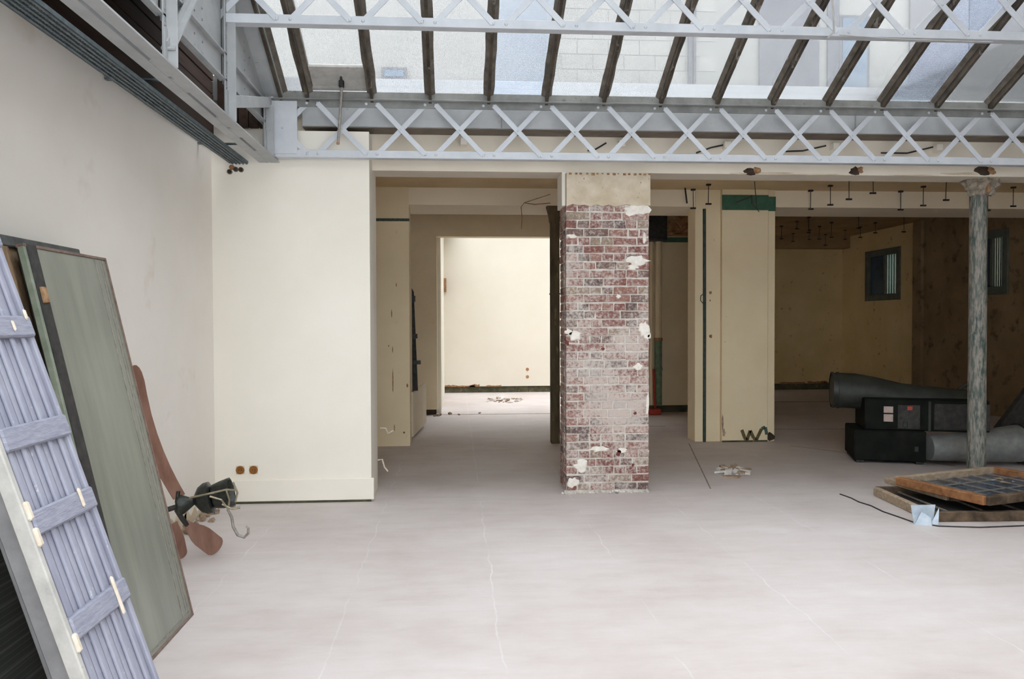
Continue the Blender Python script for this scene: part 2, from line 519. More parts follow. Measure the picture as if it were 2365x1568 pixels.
pane_material('roof_light_glass', 0.9, (0.97, 0.97, 0.97), (0.4, 0.4, 0.4), 0, 40, 0.0)
pane_material('clear_glass', 0.97, (0.96, 0.97, 0.97), (0.4, 0.4, 0.4), 0, 40, 0.0)


def mesh_wire_material():
    m, nt, b = new_mat('wire_mesh_dark')
    L = nt.links.new
    co = coords(nt)
    br = N(nt, 'ShaderNodeTexBrick', i_Scale=28.0, offset=0.0)
    br.inputs['Color1'].default_value = (0.012, 0.015, 0.012, 1)
    br.inputs['Color2'].default_value = (0.018, 0.02, 0.016, 1)
    br.inputs['Mortar'].default_value = (0.05, 0.052, 0.045, 1)
    br.inputs['Mortar Size'].default_value = 0.03
    br.inputs['Brick Width'].default_value = 0.5
    br.inputs['Row Height'].default_value = 0.5
    mp = N(nt, 'ShaderNodeMapping')
    mp.inputs['Rotation'].default_value = (R(90), 0, R(90))
    L(co, mp.inputs[0])
    L(mp.outputs[0], br.inputs[0])
    L(br.outputs[0], b.inputs['Base Color'])
    b.inputs['Roughness'].default_value = 0.6


mesh_wire_material()

# ================================================================== layout numbers (metres)
XL, XR = -2.06, 8.75          # side walls
YS = 6.95                     # face of the wall stub at the left
YB = 7.20                     # face of the front beam
ROOM_BACK = -2.6              # wall behind the camera
EAVE_Y, EAVE_Z = 6.80, 3.485  # foot of the glazing
SLOPE = math.tan(R(26.5))
RIDGE_Y = 2.1
XG = 5.2                      # right end of the glazing
RIDGE_Z = EAVE_Z + (EAVE_Y - RIDGE_Y) * SLOPE
CEIL1, CEIL2 = 3.235, 3.43
FAR_Y = 17.5
DOOR_Y = 13.37


def struct(mb, name, mat, label, cat, smooth=None):
    o = mb.build(name, mat)
    tag(o, label, cat, kind='structure')
    return o


# ================================================================== the shell
flo = struct(MB().box(XL - 0.2, XR + 0.2, ROOM_BACK, FAR_Y + 0.2, -0.15, 0.0), 'floor', 'concrete_floor',
       'dusty pale grey concrete floor with hairline joints', 'floor')
for (x0, y0, x1, y1, w_) in ((-0.3, 13.40, 2.4, 13.36, 0.05), (1.8, 11.62, 3.1, 11.58, 0.035), (4.2, 11.1, 6.2, 11.0, 0.03), (4.7, 14.9, 8.7, 14.8, 0.10), (2.95, 9.9, 2.35, 7.2, 0.012), (4.15, 9.6, 5.3, 8.1, 0.014)):
    MB().bar((x0, y0, 0.0), (x1, y1, 0.0), w_, 0.004, (0, 0, 1)).build('floor_joint', 'dark_joint', flo)
wl = struct(MB().box(XL - 0.25, XL, ROOM_BACK, FAR_Y, 0, 4.05), 'wall_left', 'plaster_left',
            'long off-white plastered wall at the left', 'wall')
# wall stub left of the passage with its low painted skirting and corner jamb
ws = struct(MB().box(XL, -0.735, YS, 7.51, 0.0, 3.19), 'wall_stub', 'plaster_white',
            'white plastered wall return left of the passage', 'wall')
sk = MB().box(XL, -0.712, YS - 0.022, YS, 0.02, 0.205, 0.004)
sko = struct(sk, 'baseboard_stub', 'plaster_white', 'wide white skirting along the foot of the wall return', 'skirting')
MB().box(XL, -0.735, YS - 0.012, YS, 0.0, 0.02).build('gap_strip', 'dark_base', sko)

fb = struct(MB().box(-0.735, XR, YB, 7.51, 2.906, 3.45), 'trim_1', 'plaster_front',
            'long plastered beam over the openings, above the brick pillar', 'beam')
MB().box(XL, -0.735, YB, 7.51, 3.19, 3.45).build('beam_end', 'plaster_front', fb)
b2 = struct(MB().box(-0.6, XR, 10.04, 10.91, 3.02, CEIL2), 'trim_2', 'plaster_beam',
            'second plastered ceiling beam deeper inside, carried by the dark iron column', 'beam')

# ceilings over the covered part
struct(MB().box(XL, XR, 7.51, 10.04, CEIL1, CEIL1 + 0.1), 'ceiling', 'ceiling_plaster',
       'tan plaster ceiling between the two beams', 'ceiling')
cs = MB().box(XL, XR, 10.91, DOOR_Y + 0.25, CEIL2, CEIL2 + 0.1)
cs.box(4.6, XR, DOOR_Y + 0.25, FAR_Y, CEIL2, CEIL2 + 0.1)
struct(cs, 'ceiling_deep', 'ceiling_dark_brown', 'brown ceiling of the deep dim area', 'ceiling')
# roof deck above those ceilings; the lit back room keeps a glazed roof light
rd = MB().box(XL - 0.25, XR + 0.25, YB, DOOR_Y + 0.35, 3.56, 3.66)
rd.box(4.5, XR + 0.25, DOOR_Y + 0.35, FAR_Y + 0.25, 3.56, 3.66)
rd.box(XL - 0.25, 0.0, DOOR_Y + 0.35, FAR_Y + 0.25, 3.56, 3.66)
rd.box(XL - 0.25, XR + 0.25, 7.0, 7.2, 3.45, 3.66)
struct(rd, 'roof_deck', 'roof_zinc', 'flat grey roof over the covered part', 'roof')

# side wall of the covered area at the left, with its green paint line
wp = struct(MB().box(XL, -0.575, 10.03, 10.35, 0, CEIL1 + 0.15), 'wall_passage', 'plaster_cream',
            'tan wall end at the left inside the passage', 'wall')
MB().box(XL, -0.568, 10.018, 10.03, 2.812, 2.846).build('paint_band', 'green_dull', wp)
for (x, z, w, h) in ((-0.80, 1.62, 0.012, 0.10), (-0.84, 1.25, 0.015, 0.02), (-0.79, 0.70, 0.012, 0.28), (-0.775, 0.20, 0.012, 0.08),
                     (-0.66, 0.16, 0.025, 0.025), (-0.74, 2.0, 0.01, 0.05), (-0.79, 1.18, 0.01, 0.08), (-0.615, 0.74, 0.02, 0.05)):
    MB().prism([(x, 10.03, z), (x + w * 0.7, 10.03, z - h * 0.1), (x + w, 10.03, z + h * 0.5), (x + w * 0.5, 10.03, z + h), (x - w * 0.2, 10.03, z + h * 0.6)],
               (0, -0.004, 0)).build('plaster_scar', 'exposed_timber', wp)

# partition with the tall opening towards the bright room
dw = MB()
dw.box(XL, -0.31, DOOR_Y, DOOR_Y + 0.25, 0.09, CEIL2)
dw.box(-0.31, 2.4, DOOR_Y, DOOR_Y + 0.25, 2.985, CEIL2)
dw.box(2.4, 4.62, DOOR_Y, DOOR_Y + 0.25, 0.12, CEIL2)
dwo = struct(dw, 'wall_partition', 'plaster_cream', 'tan partition wall around the tall opening to the bright room', 'wall')
MB().box(XL, -0.33, DOOR_Y + 0.05, DOOR_Y + 0.25, 0, 0.09).build('broken_foot', 'hole_dark', dwo)
MB().box(2.4, 4.62, DOOR_Y + 0.03, DOOR_Y + 0.25, 0, 0.12).build('broken_foot', 'dark_base', dwo)
MB().box(3.53, 4.6, DOOR_Y - 0.012, DOOR_Y, 2.90, 2.985).build('paint_band', 'green_paint', dwo)

# bright back room
fr = struct(MB().box(-0.55, -0.25, DOOR_Y + 0.25, FAR_Y, 0, 4.0), 'wall_room_left', 'plaster_far',
            'cream side wall of the bright back room', 'wall')
MB().box(-0.25, -0.195, 17.2, 17.5, 2.22, 2.50).build('wall_hole', 'exposed_timber', fr)
fb2 = MB().box(-0.55, 4.5, FAR_Y, FAR_Y + 0.2, 0.14, 4.0)
dwb = struct(MB().box(4.5, XR, FAR_Y, FAR_Y + 0.2, 0.14, 4.0), 'wall_back_dim', 'plaster_cream_shaded', 'dim tan back wall of the deep area at the right', 'wall')
MB().box(4.5, XR, FAR_Y + 0.03, FAR_Y + 0.2, 0.0, 0.14).build('bare_foot', 'dark_base', dwb)
fbo = struct(fb2, 'wall_back', 'plaster_far', 'cream back wall of the bright room with two small holes', 'wall')
MB().box(-0.25, 4.5, FAR_Y + 0.03, FAR_Y + 0.2, 0.0, 0.14).build('bare_foot', 'dark_base', fbo)
for z in (0.506, 0.343):
    MB().lathe(Matrix.Translation((1.577, FAR_Y, z)) @ Matrix.Rotation(R(90), 4, 'X'), [(0.036, 0), (0.036, 0.006), (0.0005, 0.006)], 14).build('hole', 'copper_end', fbo)
# crumbled plaster edge above the bare foot of the back wall
for x0, x1, h in ((-0.24, 0.02, 0.05), (0.0, 0.42, 0.035), (0.30, 0.52, 0.055), (0.66, 1.0, 0.03), (4.8, 5.4, 0.05), (7.3, 7.9, 0.05), (7.95, 8.4, 0.06), (8.3, 8.7, 0.04)):
    n = 6
    top = [(x0 + (x1 - x0) * k / n, FAR_Y - 0.004, 0.14 + h * random.uniform(0.4, 1.0)) for k in range(n + 1)]
    MB().prism([(x0, FAR_Y - 0.004, 0.132)] + top + [(x1, FAR_Y - 0.004, 0.132)], (0, 0.004, 0)).build('broken_edge', 'exposed_timber', fbo if x1 < 4 else dwb)
dv = MB().box(4.42, 4.62, DOOR_Y + 0.25, 16.2, 0, 4.0).box(4.42, 4.62, 16.2, FAR_Y, 2.1, 4.0)
struct(dv, 'wall_room_right', 'plaster_far', 'side wall between the bright room and the dim deep area, with a wide opening', 'wall')
rl = MB()
for k in range(8):
    x = -0.25 + k * 0.67
    rl.bar((x, DOOR_Y + 0.25, 3.98), (x, FAR_Y, 3.98), 0.05, 0.07)
rlo = struct(rl, 'window_4', 'kerb_shade_grey', 'roof light over the bright back room', 'roof light')
for k in range(7):
    x = -0.25 + k * 0.67
    MB().box(x + 0.026, x + 0.644, DOOR_Y + 0.25, FAR_Y, 3.975, 3.981).build('pane', 'roof_light_glass', rlo)

# right wall with two small windows
WZ0, WZ1 = 1.97, 3.02
wins = ((15.12, 16.45), (12.05, 12.95))
wr = MB()
ys = [ROOM_BACK] + [v for w in reversed(wins) for v in w] + [FAR_Y]
ys = [ROOM_BACK, 12.05, 12.95, 14.5, 14.5, 15.12, 16.45, FAR_Y]
brownish = MB()
for a, b_ in zip(ys[0::2], ys[1::2]):
    (brownish if b_ < 14.6 else wr).box(XR, XR + 0.3, a, b_, 0, CEIL2 + 0.13)
for a, b_ in wins:
    for z0, z1 in ((0, WZ0), (WZ1, CEIL2 + 0.13)):
        (brownish if b_ < 14.6 else wr).box(XR, XR + 0.3, a, b_, z0, z1)
struct(brownish, 'wall_right_brownish', 'plaster_brownish', 'dark sooty bare wall at the far right, behind the iron pole', 'wall')
wro = struct(wr, 'wall_right', 'plaster_cream_shaded', 'dim tan end of the right wall around the small window', 'wall')
for i, (a, b_) in enumerate(wins):
    wf = MB()
    t = 0.13
    wf.box(XR - 0.03, XR + 0.06, a, b_, WZ0, WZ0 + t, 0.006)
    wf.box(XR - 0.03, XR + 0.06, a, b_, WZ1 - t, WZ1, 0.006)
    wf.box(XR - 0.03, XR + 0.06, a, a + t, WZ0 + t, WZ1 - t, 0.006)
    wf.box(XR - 0.03, XR + 0.06, b_ - t, b_, WZ0 + t, WZ1 - t, 0.006)
    mid = a + (b_ - a) * 0.47
    wf.box(XR + 0.0, XR + 0.06, mid - 0.03, mid + 0.03, WZ0 + t, WZ1 - t, 0.006)
    wo = struct(wf, 'window_%d' % (i + 2), 'window_frame_green',
                ('small dim green framed window high on the right wall, left of the iron pole', 'small dark window half hidden right of the iron pole')[i], 'window')
    MB().box(XR + 0.03, XR + 0.036, a + t, mid - 0.03, WZ0 + t, WZ1 - t).build('pane', 'window_glass', wo)
    MB().box(XR + 0.03, XR + 0.036, mid + 0.03, b_ - t, WZ0 + t, WZ1 - t).build('pane', 'facade_glass', wo)
    for k in range(5):
        y = a + t + (mid - 0.03 - a - t) * (k + 0.5) / 5
        MB().tube([(XR + 0.015, y, WZ0 + t), (XR + 0.015, y, WZ1 - t)], 0.010, 6).build('rod', 'iron_old_dark', wo)
# cornice beam at the back of the dim area, wall offset and pilaster on the right wall
struct(MB().box(4.62, XR, 17.15, FAR_Y, 3.17, CEIL2), 'trim_3', 'ceiling_dark_brown', 'low brown beam along the dim back wall', 'beam')
struct(MB().box(XR - 0.06, XR, 14.35, 14.62, 0, CEIL2), 'trim_4', 'plaster_brownish', 'shallow brown pilaster on the right wall', 'pilaster')

# room behind the camera
WF = (-1.8, 3.8, 0.3, 3.4)     # unseen window added behind the viewer for frontal light
fw = MB().box(XL - 0.25, WF[0], ROOM_BACK - 0.2, ROOM_BACK, 0, 3.6)
fw.box(WF[1], XR + 0.3, ROOM_BACK - 0.2, ROOM_BACK, 0, 3.6)
fw.box(WF[0], WF[1], ROOM_BACK - 0.2, ROOM_BACK, 0, WF[2])
fw.box(WF[0], WF[1], ROOM_BACK - 0.2, ROOM_BACK, WF[3], 3.6)
struct(fw, 'wall_front', 'plaster_white', 'white wall behind the viewer', 'wall')
sw = MB()
for k in range(8):
    x = WF[0] + (WF[1] - WF[0]) * k / 7
    sw.box(x - 0.03, x + 0.03, ROOM_BACK - 0.12, ROOM_BACK - 0.06, WF[2], WF[3])
sw.box(WF[0], WF[1], ROOM_BACK - 0.12, ROOM_BACK - 0.06, WF[2], WF[2] + 0.06).box(WF[0], WF[1], ROOM_BACK - 0.12, ROOM_BACK - 0.06, WF[3] - 0.06, WF[3])
swo = struct(sw, 'window_5', 'grey_paint', 'wide unseen window added behind the viewer for frontal light', 'window')
for k in range(7):
    x = WF[0] + (WF[1] - WF[0]) * k / 7
    MB().box(x + 0.03, x + (WF[1] - WF[0]) / 7 - 0.03, ROOM_BACK - 0.09, ROOM_BACK - 0.085, WF[2] + 0.06, WF[3] - 0.06).build('pane', 'clear_glass', swo)
ro_ = MB().prism([(5.27, ROOM_BACK, 3.56), (5.27, 7.0, 3.56), (5.27, 6.8, EAVE_Z + 0.08), (5.27, RIDGE_Y, RIDGE_Z + 0.08), (5.27, ROOM_BACK, EAVE_Z + 0.08)], (0.15, 0, 0))
ro_.box(5.27, XR + 0.3, ROOM_BACK - 0.2, 7.2, 3.56, 3.7)
struct(ro_, 'roof_right', 'plaster_left', 'unseen opaque gable and flat roof added right of the glazing', 'roof')  # unseen roof, kept opaque to hold light off the right side

# dark boarding above the left bay
bl = MB().box(XL, -1.60, ROOM_BACK, 6.95, 4.05, 4.13)
blo = struct(bl, 'ceiling_left', 'dark_plank', 'dark brown boarded ceiling strip behind the riveted girder', 'ceiling')
for k in range(9):
    z = 3.03 + k * 0.113
    MB().box(XL, XL + 0.022 + 0.004 * (k % 2), ROOM_BACK, 6.94, z, z + 0.107, 0.004).build('plank', 'dark_plank', blo)
for k in range(5):
    x = -1.99 + k * 0.085
    MB().box(x, x + 0.078, 6.90, 6.945, 3.20, 4.05, 0.004).build('plank', 'dark_plank', blo)
for k in range(5):
    x = XL + 0.03 + k * 0.088
    MB().box(x, x + 0.082, ROOM_BACK, 6.9, 4.02, 4.05, 0.004).build('plank', 'dark_plank', blo)

# ================================================================== glazed roof
sky = MB()
sky.box(-1.50, XR, EAVE_Y - 0.012, EAVE_Y + 0.10, 3.412, EAVE_Z, 0.004)        # kerb board at the foot
sky.box(-1.50, XR, EAVE_Y - 0.03, EAVE_Y - 0.012, 3.405, 3.425, 0.003)
win1 = struct(sky, 'window_1', 'kerb_shade_grey', 'sloping glazed roof of ribbed panes on dark iron bars', 'roof glazing')
BAR_X = [-1.44, -1.222, -0.69, -0.204] + [0.289 + 0.4935 * k for k in range(17)]
BAR_X = [x for x in BAR_X if x < XG + 0.1]
XG = BAR_X[-1]


def roof_z(y):
    return EAVE_Z + (EAVE_Y - y) * SLOPE


su = Vector((0, -math.cos(R(26.5)), math.sin(R(26.5))))          # up the slope
sn = Vector((0, math.sin(R(26.5)), math.cos(R(26.5))))           # out of the roof
for i, x in enumerate(BAR_X):
    p = Vector((x, EAVE_Y + 0.03, roof_z(EAVE_Y + 0.03)))
    q = Vector((x, RIDGE_Y, RIDGE_Z))
    w = 0.078 if i else 0.10
    bar = MB()
    bar.bar(p - sn * 0.045, q - sn * 0.045, 0.024, 0.075, sn)      # web of the T bar
    bar.bar(p + sn * 0.0, q + sn * 0.0, w, 0.022, sn)              # flange carrying the panes
    b_o = bar.build('glazing_bar', 'glazing_iron', win1)
    pt = MB()
    nseg = 18
    for s in (-1, 1):
        vs = []
        for k in range(nseg + 1):
            c = p.lerp(Vector((x, 4.6, roof_z(4.6))), k / nseg) - sn * 0.012
            o_ = Vector((s * (w / 2 + random.uniform(0.0, 0.010)), 0, 0))
            vs += [c + Vector((s * 0.008, 0, 0)) - sn * 0.016, c + o_]
        pt.add(vs, [(2 * k, 2 * k + 1, 2 * k + 3, 2 * k + 2) for k in range(nseg)])
    pt.build('putty', 'putty_grey', b_o)
# panes, three per bay, lapped like shingles
laps = [EAVE_Y + 0.02, 5.35, 3.75, RIDGE_Y]
for i in range(len(BAR_X) - 1):
    x0, x1 = BAR_X[i] + 0.012, BAR_X[i + 1] - 0.012
    for j in range(3):
        if i == 1 and j == 0:
            continue                                              # the vent sash sits here
        p = Vector((0, laps[j], roof_z(laps[j]))) + sn * (0.014 + 0.004 * j)
        q = Vector((0, laps[j + 1] - 0.04, roof_z(laps[j + 1] - 0.04))) + sn * (0.014 + 0.004 * j)
        m = MB()
        m.prism([(x0, p.y, p.z), (x1, p.y, p.z), (x1, q.y, q.z), (x0, q.y, q.z)], sn * 0.005)
        m.build('pane', 'skylight_glass_cross' if i in (4, 11) else 'skylight_glass', win1)
# other slope of the roof, out of sight
os_ = MB()
for x in BAR_X:
    os_.bar((x, RIDGE_Y, RIDGE_Z - 0.04), (x, ROOM_BACK, EAVE_Z - 0.04), 0.03, 0.09)
os_.box(-1.5, XG, RIDGE_Y - 0.05, RIDGE_Y + 0.05, RIDGE_Z - 0.12, RIDGE_Z + 0.03)
os_.build('rear_bars', 'glazing_iron', win1)
MB().prism([(-1.5, RIDGE_Y, RIDGE_Z), (2.6, RIDGE_Y, RIDGE_Z), (2.6, ROOM_BACK, EAVE_Z), (-1.5, ROOM_BACK, EAVE_Z)], (0, 0, 0.006)).build('rear_pane', 'skylight_glass', win1)
MB().prism([(2.6, RIDGE_Y, RIDGE_Z), (XG, RIDGE_Y, RIDGE_Z), (XG, ROOM_BACK, EAVE_Z), (2.6, ROOM_BACK, EAVE_Z)], (0, 0, 0.03)).build('rear_light_block', 'plaster_beam', win1)  # unseen opaque half, added to darken the right side

# opening vent sash with its crank rod
vs_ = thing('vent_sash', 'opening pale framed vent sash at the left foot of the glazed roof', 'roof vent', (-0.955, 6.75, 3.5))
x0, x1 = -1.195, -0.715


def slope_pt(x, y, off):
    v = Vector((x, y, roof_z(y))) + sn * off
    return v


for (xa, ya, xb, yb, nm) in ((x0, 6.79, x0, 5.35, 'stile'), (x1, 6.79, x1, 5.35, 'stile')):
    MB().bar(slope_pt(xa, ya, 0.03), slope_pt(xb, yb, 0.03), 0.035, 0.05, sn).build(nm, 'putty_grey', vs_)
MB().bar(slope_pt(x0, 6.78, 0.03), slope_pt(x1, 6.78, 0.03), 0.03, 0.055, sn).build('rail', 'shutter_edge', vs_)
MB().bar(slope_pt(x0, 6.585, 0.03), slope_pt(x1, 6.585, 0.03), 0.05, 0.03, sn).build('rail', 'shutter_edge', vs_)
MB().prism([slope_pt(x0, 6.77, 0.03), slope_pt(x1, 6.77, 0.03), slope_pt(x1, 6.59, 0.03), slope_pt(x0, 6.59, 0.03)], sn * 0.005).build('blank_panel', 'shutter_edge', vs_)
MB().prism([slope_pt(x0, 6.58, 0.035), slope_pt(x1, 6.58, 0.035), slope_pt(x1, 5.35, 0.035), slope_pt(x0, 5.35, 0.035)], sn * 0.005).build('pane', 'skylight_glass', vs_)
cr = thing('crank_rod', 'thin steel crank rod hanging from the roof vent', 'crank', (-0.94, 6.70, 3.04))
MB().tube([(-0.928, 6.70, 3.50), (-0.945, 6.70, 3.25), (-0.961, 6.70, 3.035)], 0.0115, 8).build('rod', 'steel_rod', cr)
MB().tube([(-0.93, 6.70, 3.50), (-0.935, 6.68, 3.66)], 0.009, 8).build('push_rod', 'black_iron', cr)
MB().box(-0.952, -0.908, 6.68, 6.72, 3.49, 3.55, 0.008).build('bracket', 'black_iron', cr)
MB().box(-0.985, -0.885, 6.665, 6.69, 3.645, 3.665, 0.003).build('fixing_plate', 'black_iron', cr)
MB().lathe(Matrix.Translation((-0.962, 6.70, 3.02)), [(0.0005, 0), (0.013, 0.004), (0.013, 0.018), (0.0115, 0.022)], 10).build('knob', 'copper_end', cr)

# ================================================================== lattice girders
def lattice_girder(y, zb, zt, nodes, pitch, xa, xb, label, top_mat='grey_paint'):
    g = thing('lattice_girder', label, 'girder', ((xa + xb) / 2, y, zb), group=None)
    ch = 0.062
    # bottom chord: angle iron, upright leg in front, flat leg going back
    m = MB().box(xa, xb, y - 0.006, y + 0.004, zb, zb + ch, 0.002)
    m.box(xa, xb, y + 0.004, y + 0.075, zb, zb + 0.008)
    m.build('bottom_chord', 'grey_paint', g)
    m = MB().box(xa, xb, y - 0.006, y + 0.004, zt - ch, zt, 0.002)
    m.box(xa, xb, y + 0.004, y + 0.075, zt - 0.008, zt)
    m.box(xa, xb, y - 0.05, y - 0.006, zt - 0.008, zt)
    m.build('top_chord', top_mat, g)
    riv = MB()
    za, zc = zb + ch * 0.5, zt - ch * 0.5
    gap = 0.045
    for c in nodes:                                   # c: centre of each crossing
        l, r = c - pitch / 2 + gap, c + pitch / 2 - gap
        MB().bar((l, y + 0.008, za), (r, y + 0.008, zc), 0.008, 0.042, (0, 0, 1)).build('lattice_bar', 'grey_paint', g)
        MB().bar((l, y - 0.010, zc), (r, y - 0.010, za), 0.008, 0.042, (0, 0, 1)).build('lattice_bar', 'grey_paint', g)
        for px_, pz in ((l, za), (r, za), (l, zc), (r, zc)):
            riv.dome((px_, y - 0.008, pz), 0.013, (0, -1, 0))
        riv.dome((c, y - 0.014, (za + zc) / 2), 0.011, (0, -1, 0))
    ro = riv.build('rivets', 'grey_paint', g)
    ro['kind'] = 'stuff'
    return g


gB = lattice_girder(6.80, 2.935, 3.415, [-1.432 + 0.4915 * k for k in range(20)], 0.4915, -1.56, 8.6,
                    'lower grey lattice girder of riveted crossing bars below the glazing', 'chord_shade_grey')
MB().box(-1.58, -1.31, 6.785, 6.795, 2.96, 3.40, 0.002).build('gusset_plate', 'grey_paint', gB)
MB().box(-1.58, -1.545, 6.74, 6.785, 2.96, 3.40, 0.002).build('end_angle', 'grey_paint', gB)
gA = lattice_girder(5.58, 3.592, 4.07, [-0.915 + 0.4925 * k for k in range(19)] + [-1.4075], 0.4925, -1.56, 8.6,
                    'upper grey lattice girder cut off by the top of the view')
# hanging wire on the upper girder
wire = MB().tube([(2.68, 5.57, 3.98), (2.70, 5.565, 3.80), (2.71, 5.56, 3.62), (2.66, 5.56, 3.57)], 0.006, 6)
wire.tube([(2.75, 5.56, 3.595), (3.2, 5.56, 3.575), (3.9, 5.56, 3.57)], 0.003, 6)
tag(wire.build('wire', 'shutter_edge'), 'thin pale wire hooked over the upper lattice girder', 'wire')

# gutter fascia behind the lower girder
ft = MB().box(-1.30, XR, 6.95, 7.2, 3.232, 3.41, 0.004)
fo = struct(ft, 'trim_5', 'gutter_paint_shade', 'pale grey box gutter behind the lower lattice girder', 'gutter')
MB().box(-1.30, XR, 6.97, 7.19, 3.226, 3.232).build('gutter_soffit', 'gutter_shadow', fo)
for x in (3.58, 0.4, 6.5):
    MB().box(x, x + 0.012, 6.944, 6.95, 3.235, 3.405).build('seam', 'kerb_shade_grey', fo)
for i, x in enumerate((0.08, 1.51, 2.48, 3.50, 4.49)):
    hk = MB().box(x - 0.03, x + 0.03, 7.12, 7.2, 3.13, 3.19, 0.004)
    tag(hk.build('wall_clip', 'plaster_white'), 'small white clip on the wall behind the lower girder, number %s from the left' % ('one', 'two', 'three', 'four', 'five')[i], 'clip', 'wall clips')
for i, pts in enumerate((((1.20, 7.17, 3.10), (1.27, 7.17, 3.11), (1.37, 7.17, 3.17)), ((2.20, 7.17, 3.09), (2.34, 7.17, 3.14), (2.48, 7.17, 3.17)),
                         ((2.98, 7.17, 3.11), (3.20, 7.17, 3.12), (3.42, 7.17, 3.17)), ((3.95, 7.17, 3.11), (4.2, 7.17, 3.11), (4.45, 7.17, 3.17)))):
    tag(MB().tube(pts, 0.008, 6).build('cable_stub', 'black_iron'),
        'short black cable end sticking out behind the lower girder, %s from the left' % ('first', 'second', 'third', 'fourth')[i], 'cable', 'cable ends')

# ================================================================== riveted side girder at the left
sg = thing('side_girder', 'riveted grey side girder running back along the left bay', 'girder', (-1.57, 4.6, 2.915))  # its darker grey stands in for weaker light along the left bay
for (x0, x1) in ((-1.66, -1.587), (-1.565, -1.49)):
    m = MB().box(x0, x1, -2.4, 6.95, 2.915, 2.925)
    if x0 < -1.6:
        m.box(x1 - 0.009, x1, -2.4, 6.95, 2.925, 2.985)
    else:
        m.box(x0, x0 + 0.009, -2.4, 6.95, 2.925, 2.985)
    m.build('bottom_flange', 'plaster_left' if False else 'gutter_paint_shade', sg)
for y in (3.0, 4.44, 4.75, 5.59, 5.9, 6.62, 6.88):
    MB().box(-1.60, -1.55, y - 0.13, y + 0.13, 2.917, 2.927).build('batten_plate', 'gutter_paint_shade', sg)
for y in (3.25, 4.44, 5.59, 6.70):
    zt = min(roof_z(y) - 0.06, 4.9) if y < 6.6 else 3.34
    m = MB().box(-1.555, -1.545, y - 0.04, y + 0.04, 2.925, zt, 0.002)
    m.box(-1.545, -1.485, y - 0.005, y + 0.005, 2.925, zt, 0.002)
    m.box(-1.545, -1.535, y - 0.045, y + 0.045, 2.925, 3.13)
    m.build('post', 'gutter_paint_shade', sg)
for (ya, yb) in ((5.62, 6.79), (4.47, 5.56), (3.28, 4.41), (2.1, 3.22)):
    m = MB().prism([(-1.575, ya, 3.19), (-1.575, yb, 3.19), (-1.575, yb, roof_z(yb) - 0.03), (-1.575, ya, roof_z(ya) - 0.03)], (-0.012, 0, 0))
    m.build('web_plate', 'gutter_paint_shade', sg)
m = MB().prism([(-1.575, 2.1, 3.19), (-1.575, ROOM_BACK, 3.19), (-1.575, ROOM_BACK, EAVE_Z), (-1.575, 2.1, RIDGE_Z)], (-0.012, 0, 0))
m.build('web_plate', 'gutter_paint_shade', sg)
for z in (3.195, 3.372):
    MB().box(-1.575, -1.545, 2.1, 6.79, z, z + 0.012).build('stiffener', 'gutter_paint_shade', sg)
MB().bar((-1.53, 5.62, 3.07), (-1.53, 6.74, 3.37), 0.05, 0.085, (0, 0, 1), 0.003).build('strut', 'gutter_paint_shade', sg)
MB().bar((-1.53, 4.42, 3.02), (-1.53, 4.92, 3.56), 0.012, 0.075, (-1, 0, 0)).build('brace', 'gutter_paint_shade', sg)
MB().bar((-1.53, 4.43, 3.03), (-1.53, 4.93, 3.57), 0.075, 0.012, (-1, 0, 0)).build('brace', 'gutter_paint_shade', sg)
MB().bar((-1.50, EAVE_Y, roof_z(EAVE_Y) - 0.04), (-1.50, 3.0, roof_z(3.0) - 0.04), 0.15, 0.03, sn).build('rake_flange', 'gutter_paint_shade', sg)
riv = MB()
for y0_ in (3.25, 4.44, 5.59, 6.70):
    for k in range(14):
        z = 2.98 + k * 0.085
        if z < roof_z(y0_) - 0.08:
            for s in (-1, 1):
                riv.dome((-1.544, y0_ + s * 0.025, z), 0.010, (1, 0, 0), 6)
for y in [4.52 + 0.115 * k for k in range(20)]:
    if all(abs(y - q) > 0.07 for q in (5.59, 6.70)):
        riv.dome((-1.574, y, 3.225), 0.009, (1, 0, 0), 6)
for yv in (5.15, 5.0, 6.15, 6.3):
    for k in range(10):
        z = 3.24 + k * 0.07
        if z < roof_z(yv) - 0.08:
            riv.dome((-1.574, yv, z), 0.009, (1, 0, 0), 6)
ro = riv.build('rivets', 'rivet_dark', sg)
ro['kind'] = 'stuff'

# ribbed cable tray on the left wall
ct = thing('cable_tray', 'dark blue grey ribbed metal tray running along the top of the left wall', 'cable tray', (-1.83, 4.5, 2.9))
ybk = -2.4
MB().box(-1.90, -1.755, ybk, 6.94, 2.905, 2.909).build('tray_sheet', 'tray_metal', ct)
for x, h_ in ((-1.905, 2.99), (-1.755, 2.925)):
    MB().box(x, x + 0.004, ybk, 6.94, 2.903, h_).build('tray_side', 'tray_metal', ct)
for k in range(5):
    x = -1.885 + k * 0.029
    MB().box(x, x + 0.012, ybk, 6.94, 2.895, 2.905, 0.003).build('tray_rib', 'tray_metal', ct)
sl = MB()
for k in range(170):
    y = 2.2 + k * 0.0275
    for j in range(4):
        x = -1.869 + j * 0.029
        sl.box(x, x + 0.007, y, y + 0.013, 2.9035, 2.905)
so = sl.build('slots', 'hole_dark', ct)
so['kind'] = 'stuff'
for k, y in enumerate((3.1, 4.9, 6.6)):
    MB().box(XL + 0.003, -1.755, y - 0.02, y + 0.02, 2.99, 3.0).build('bracket', 'tray_metal', ct)

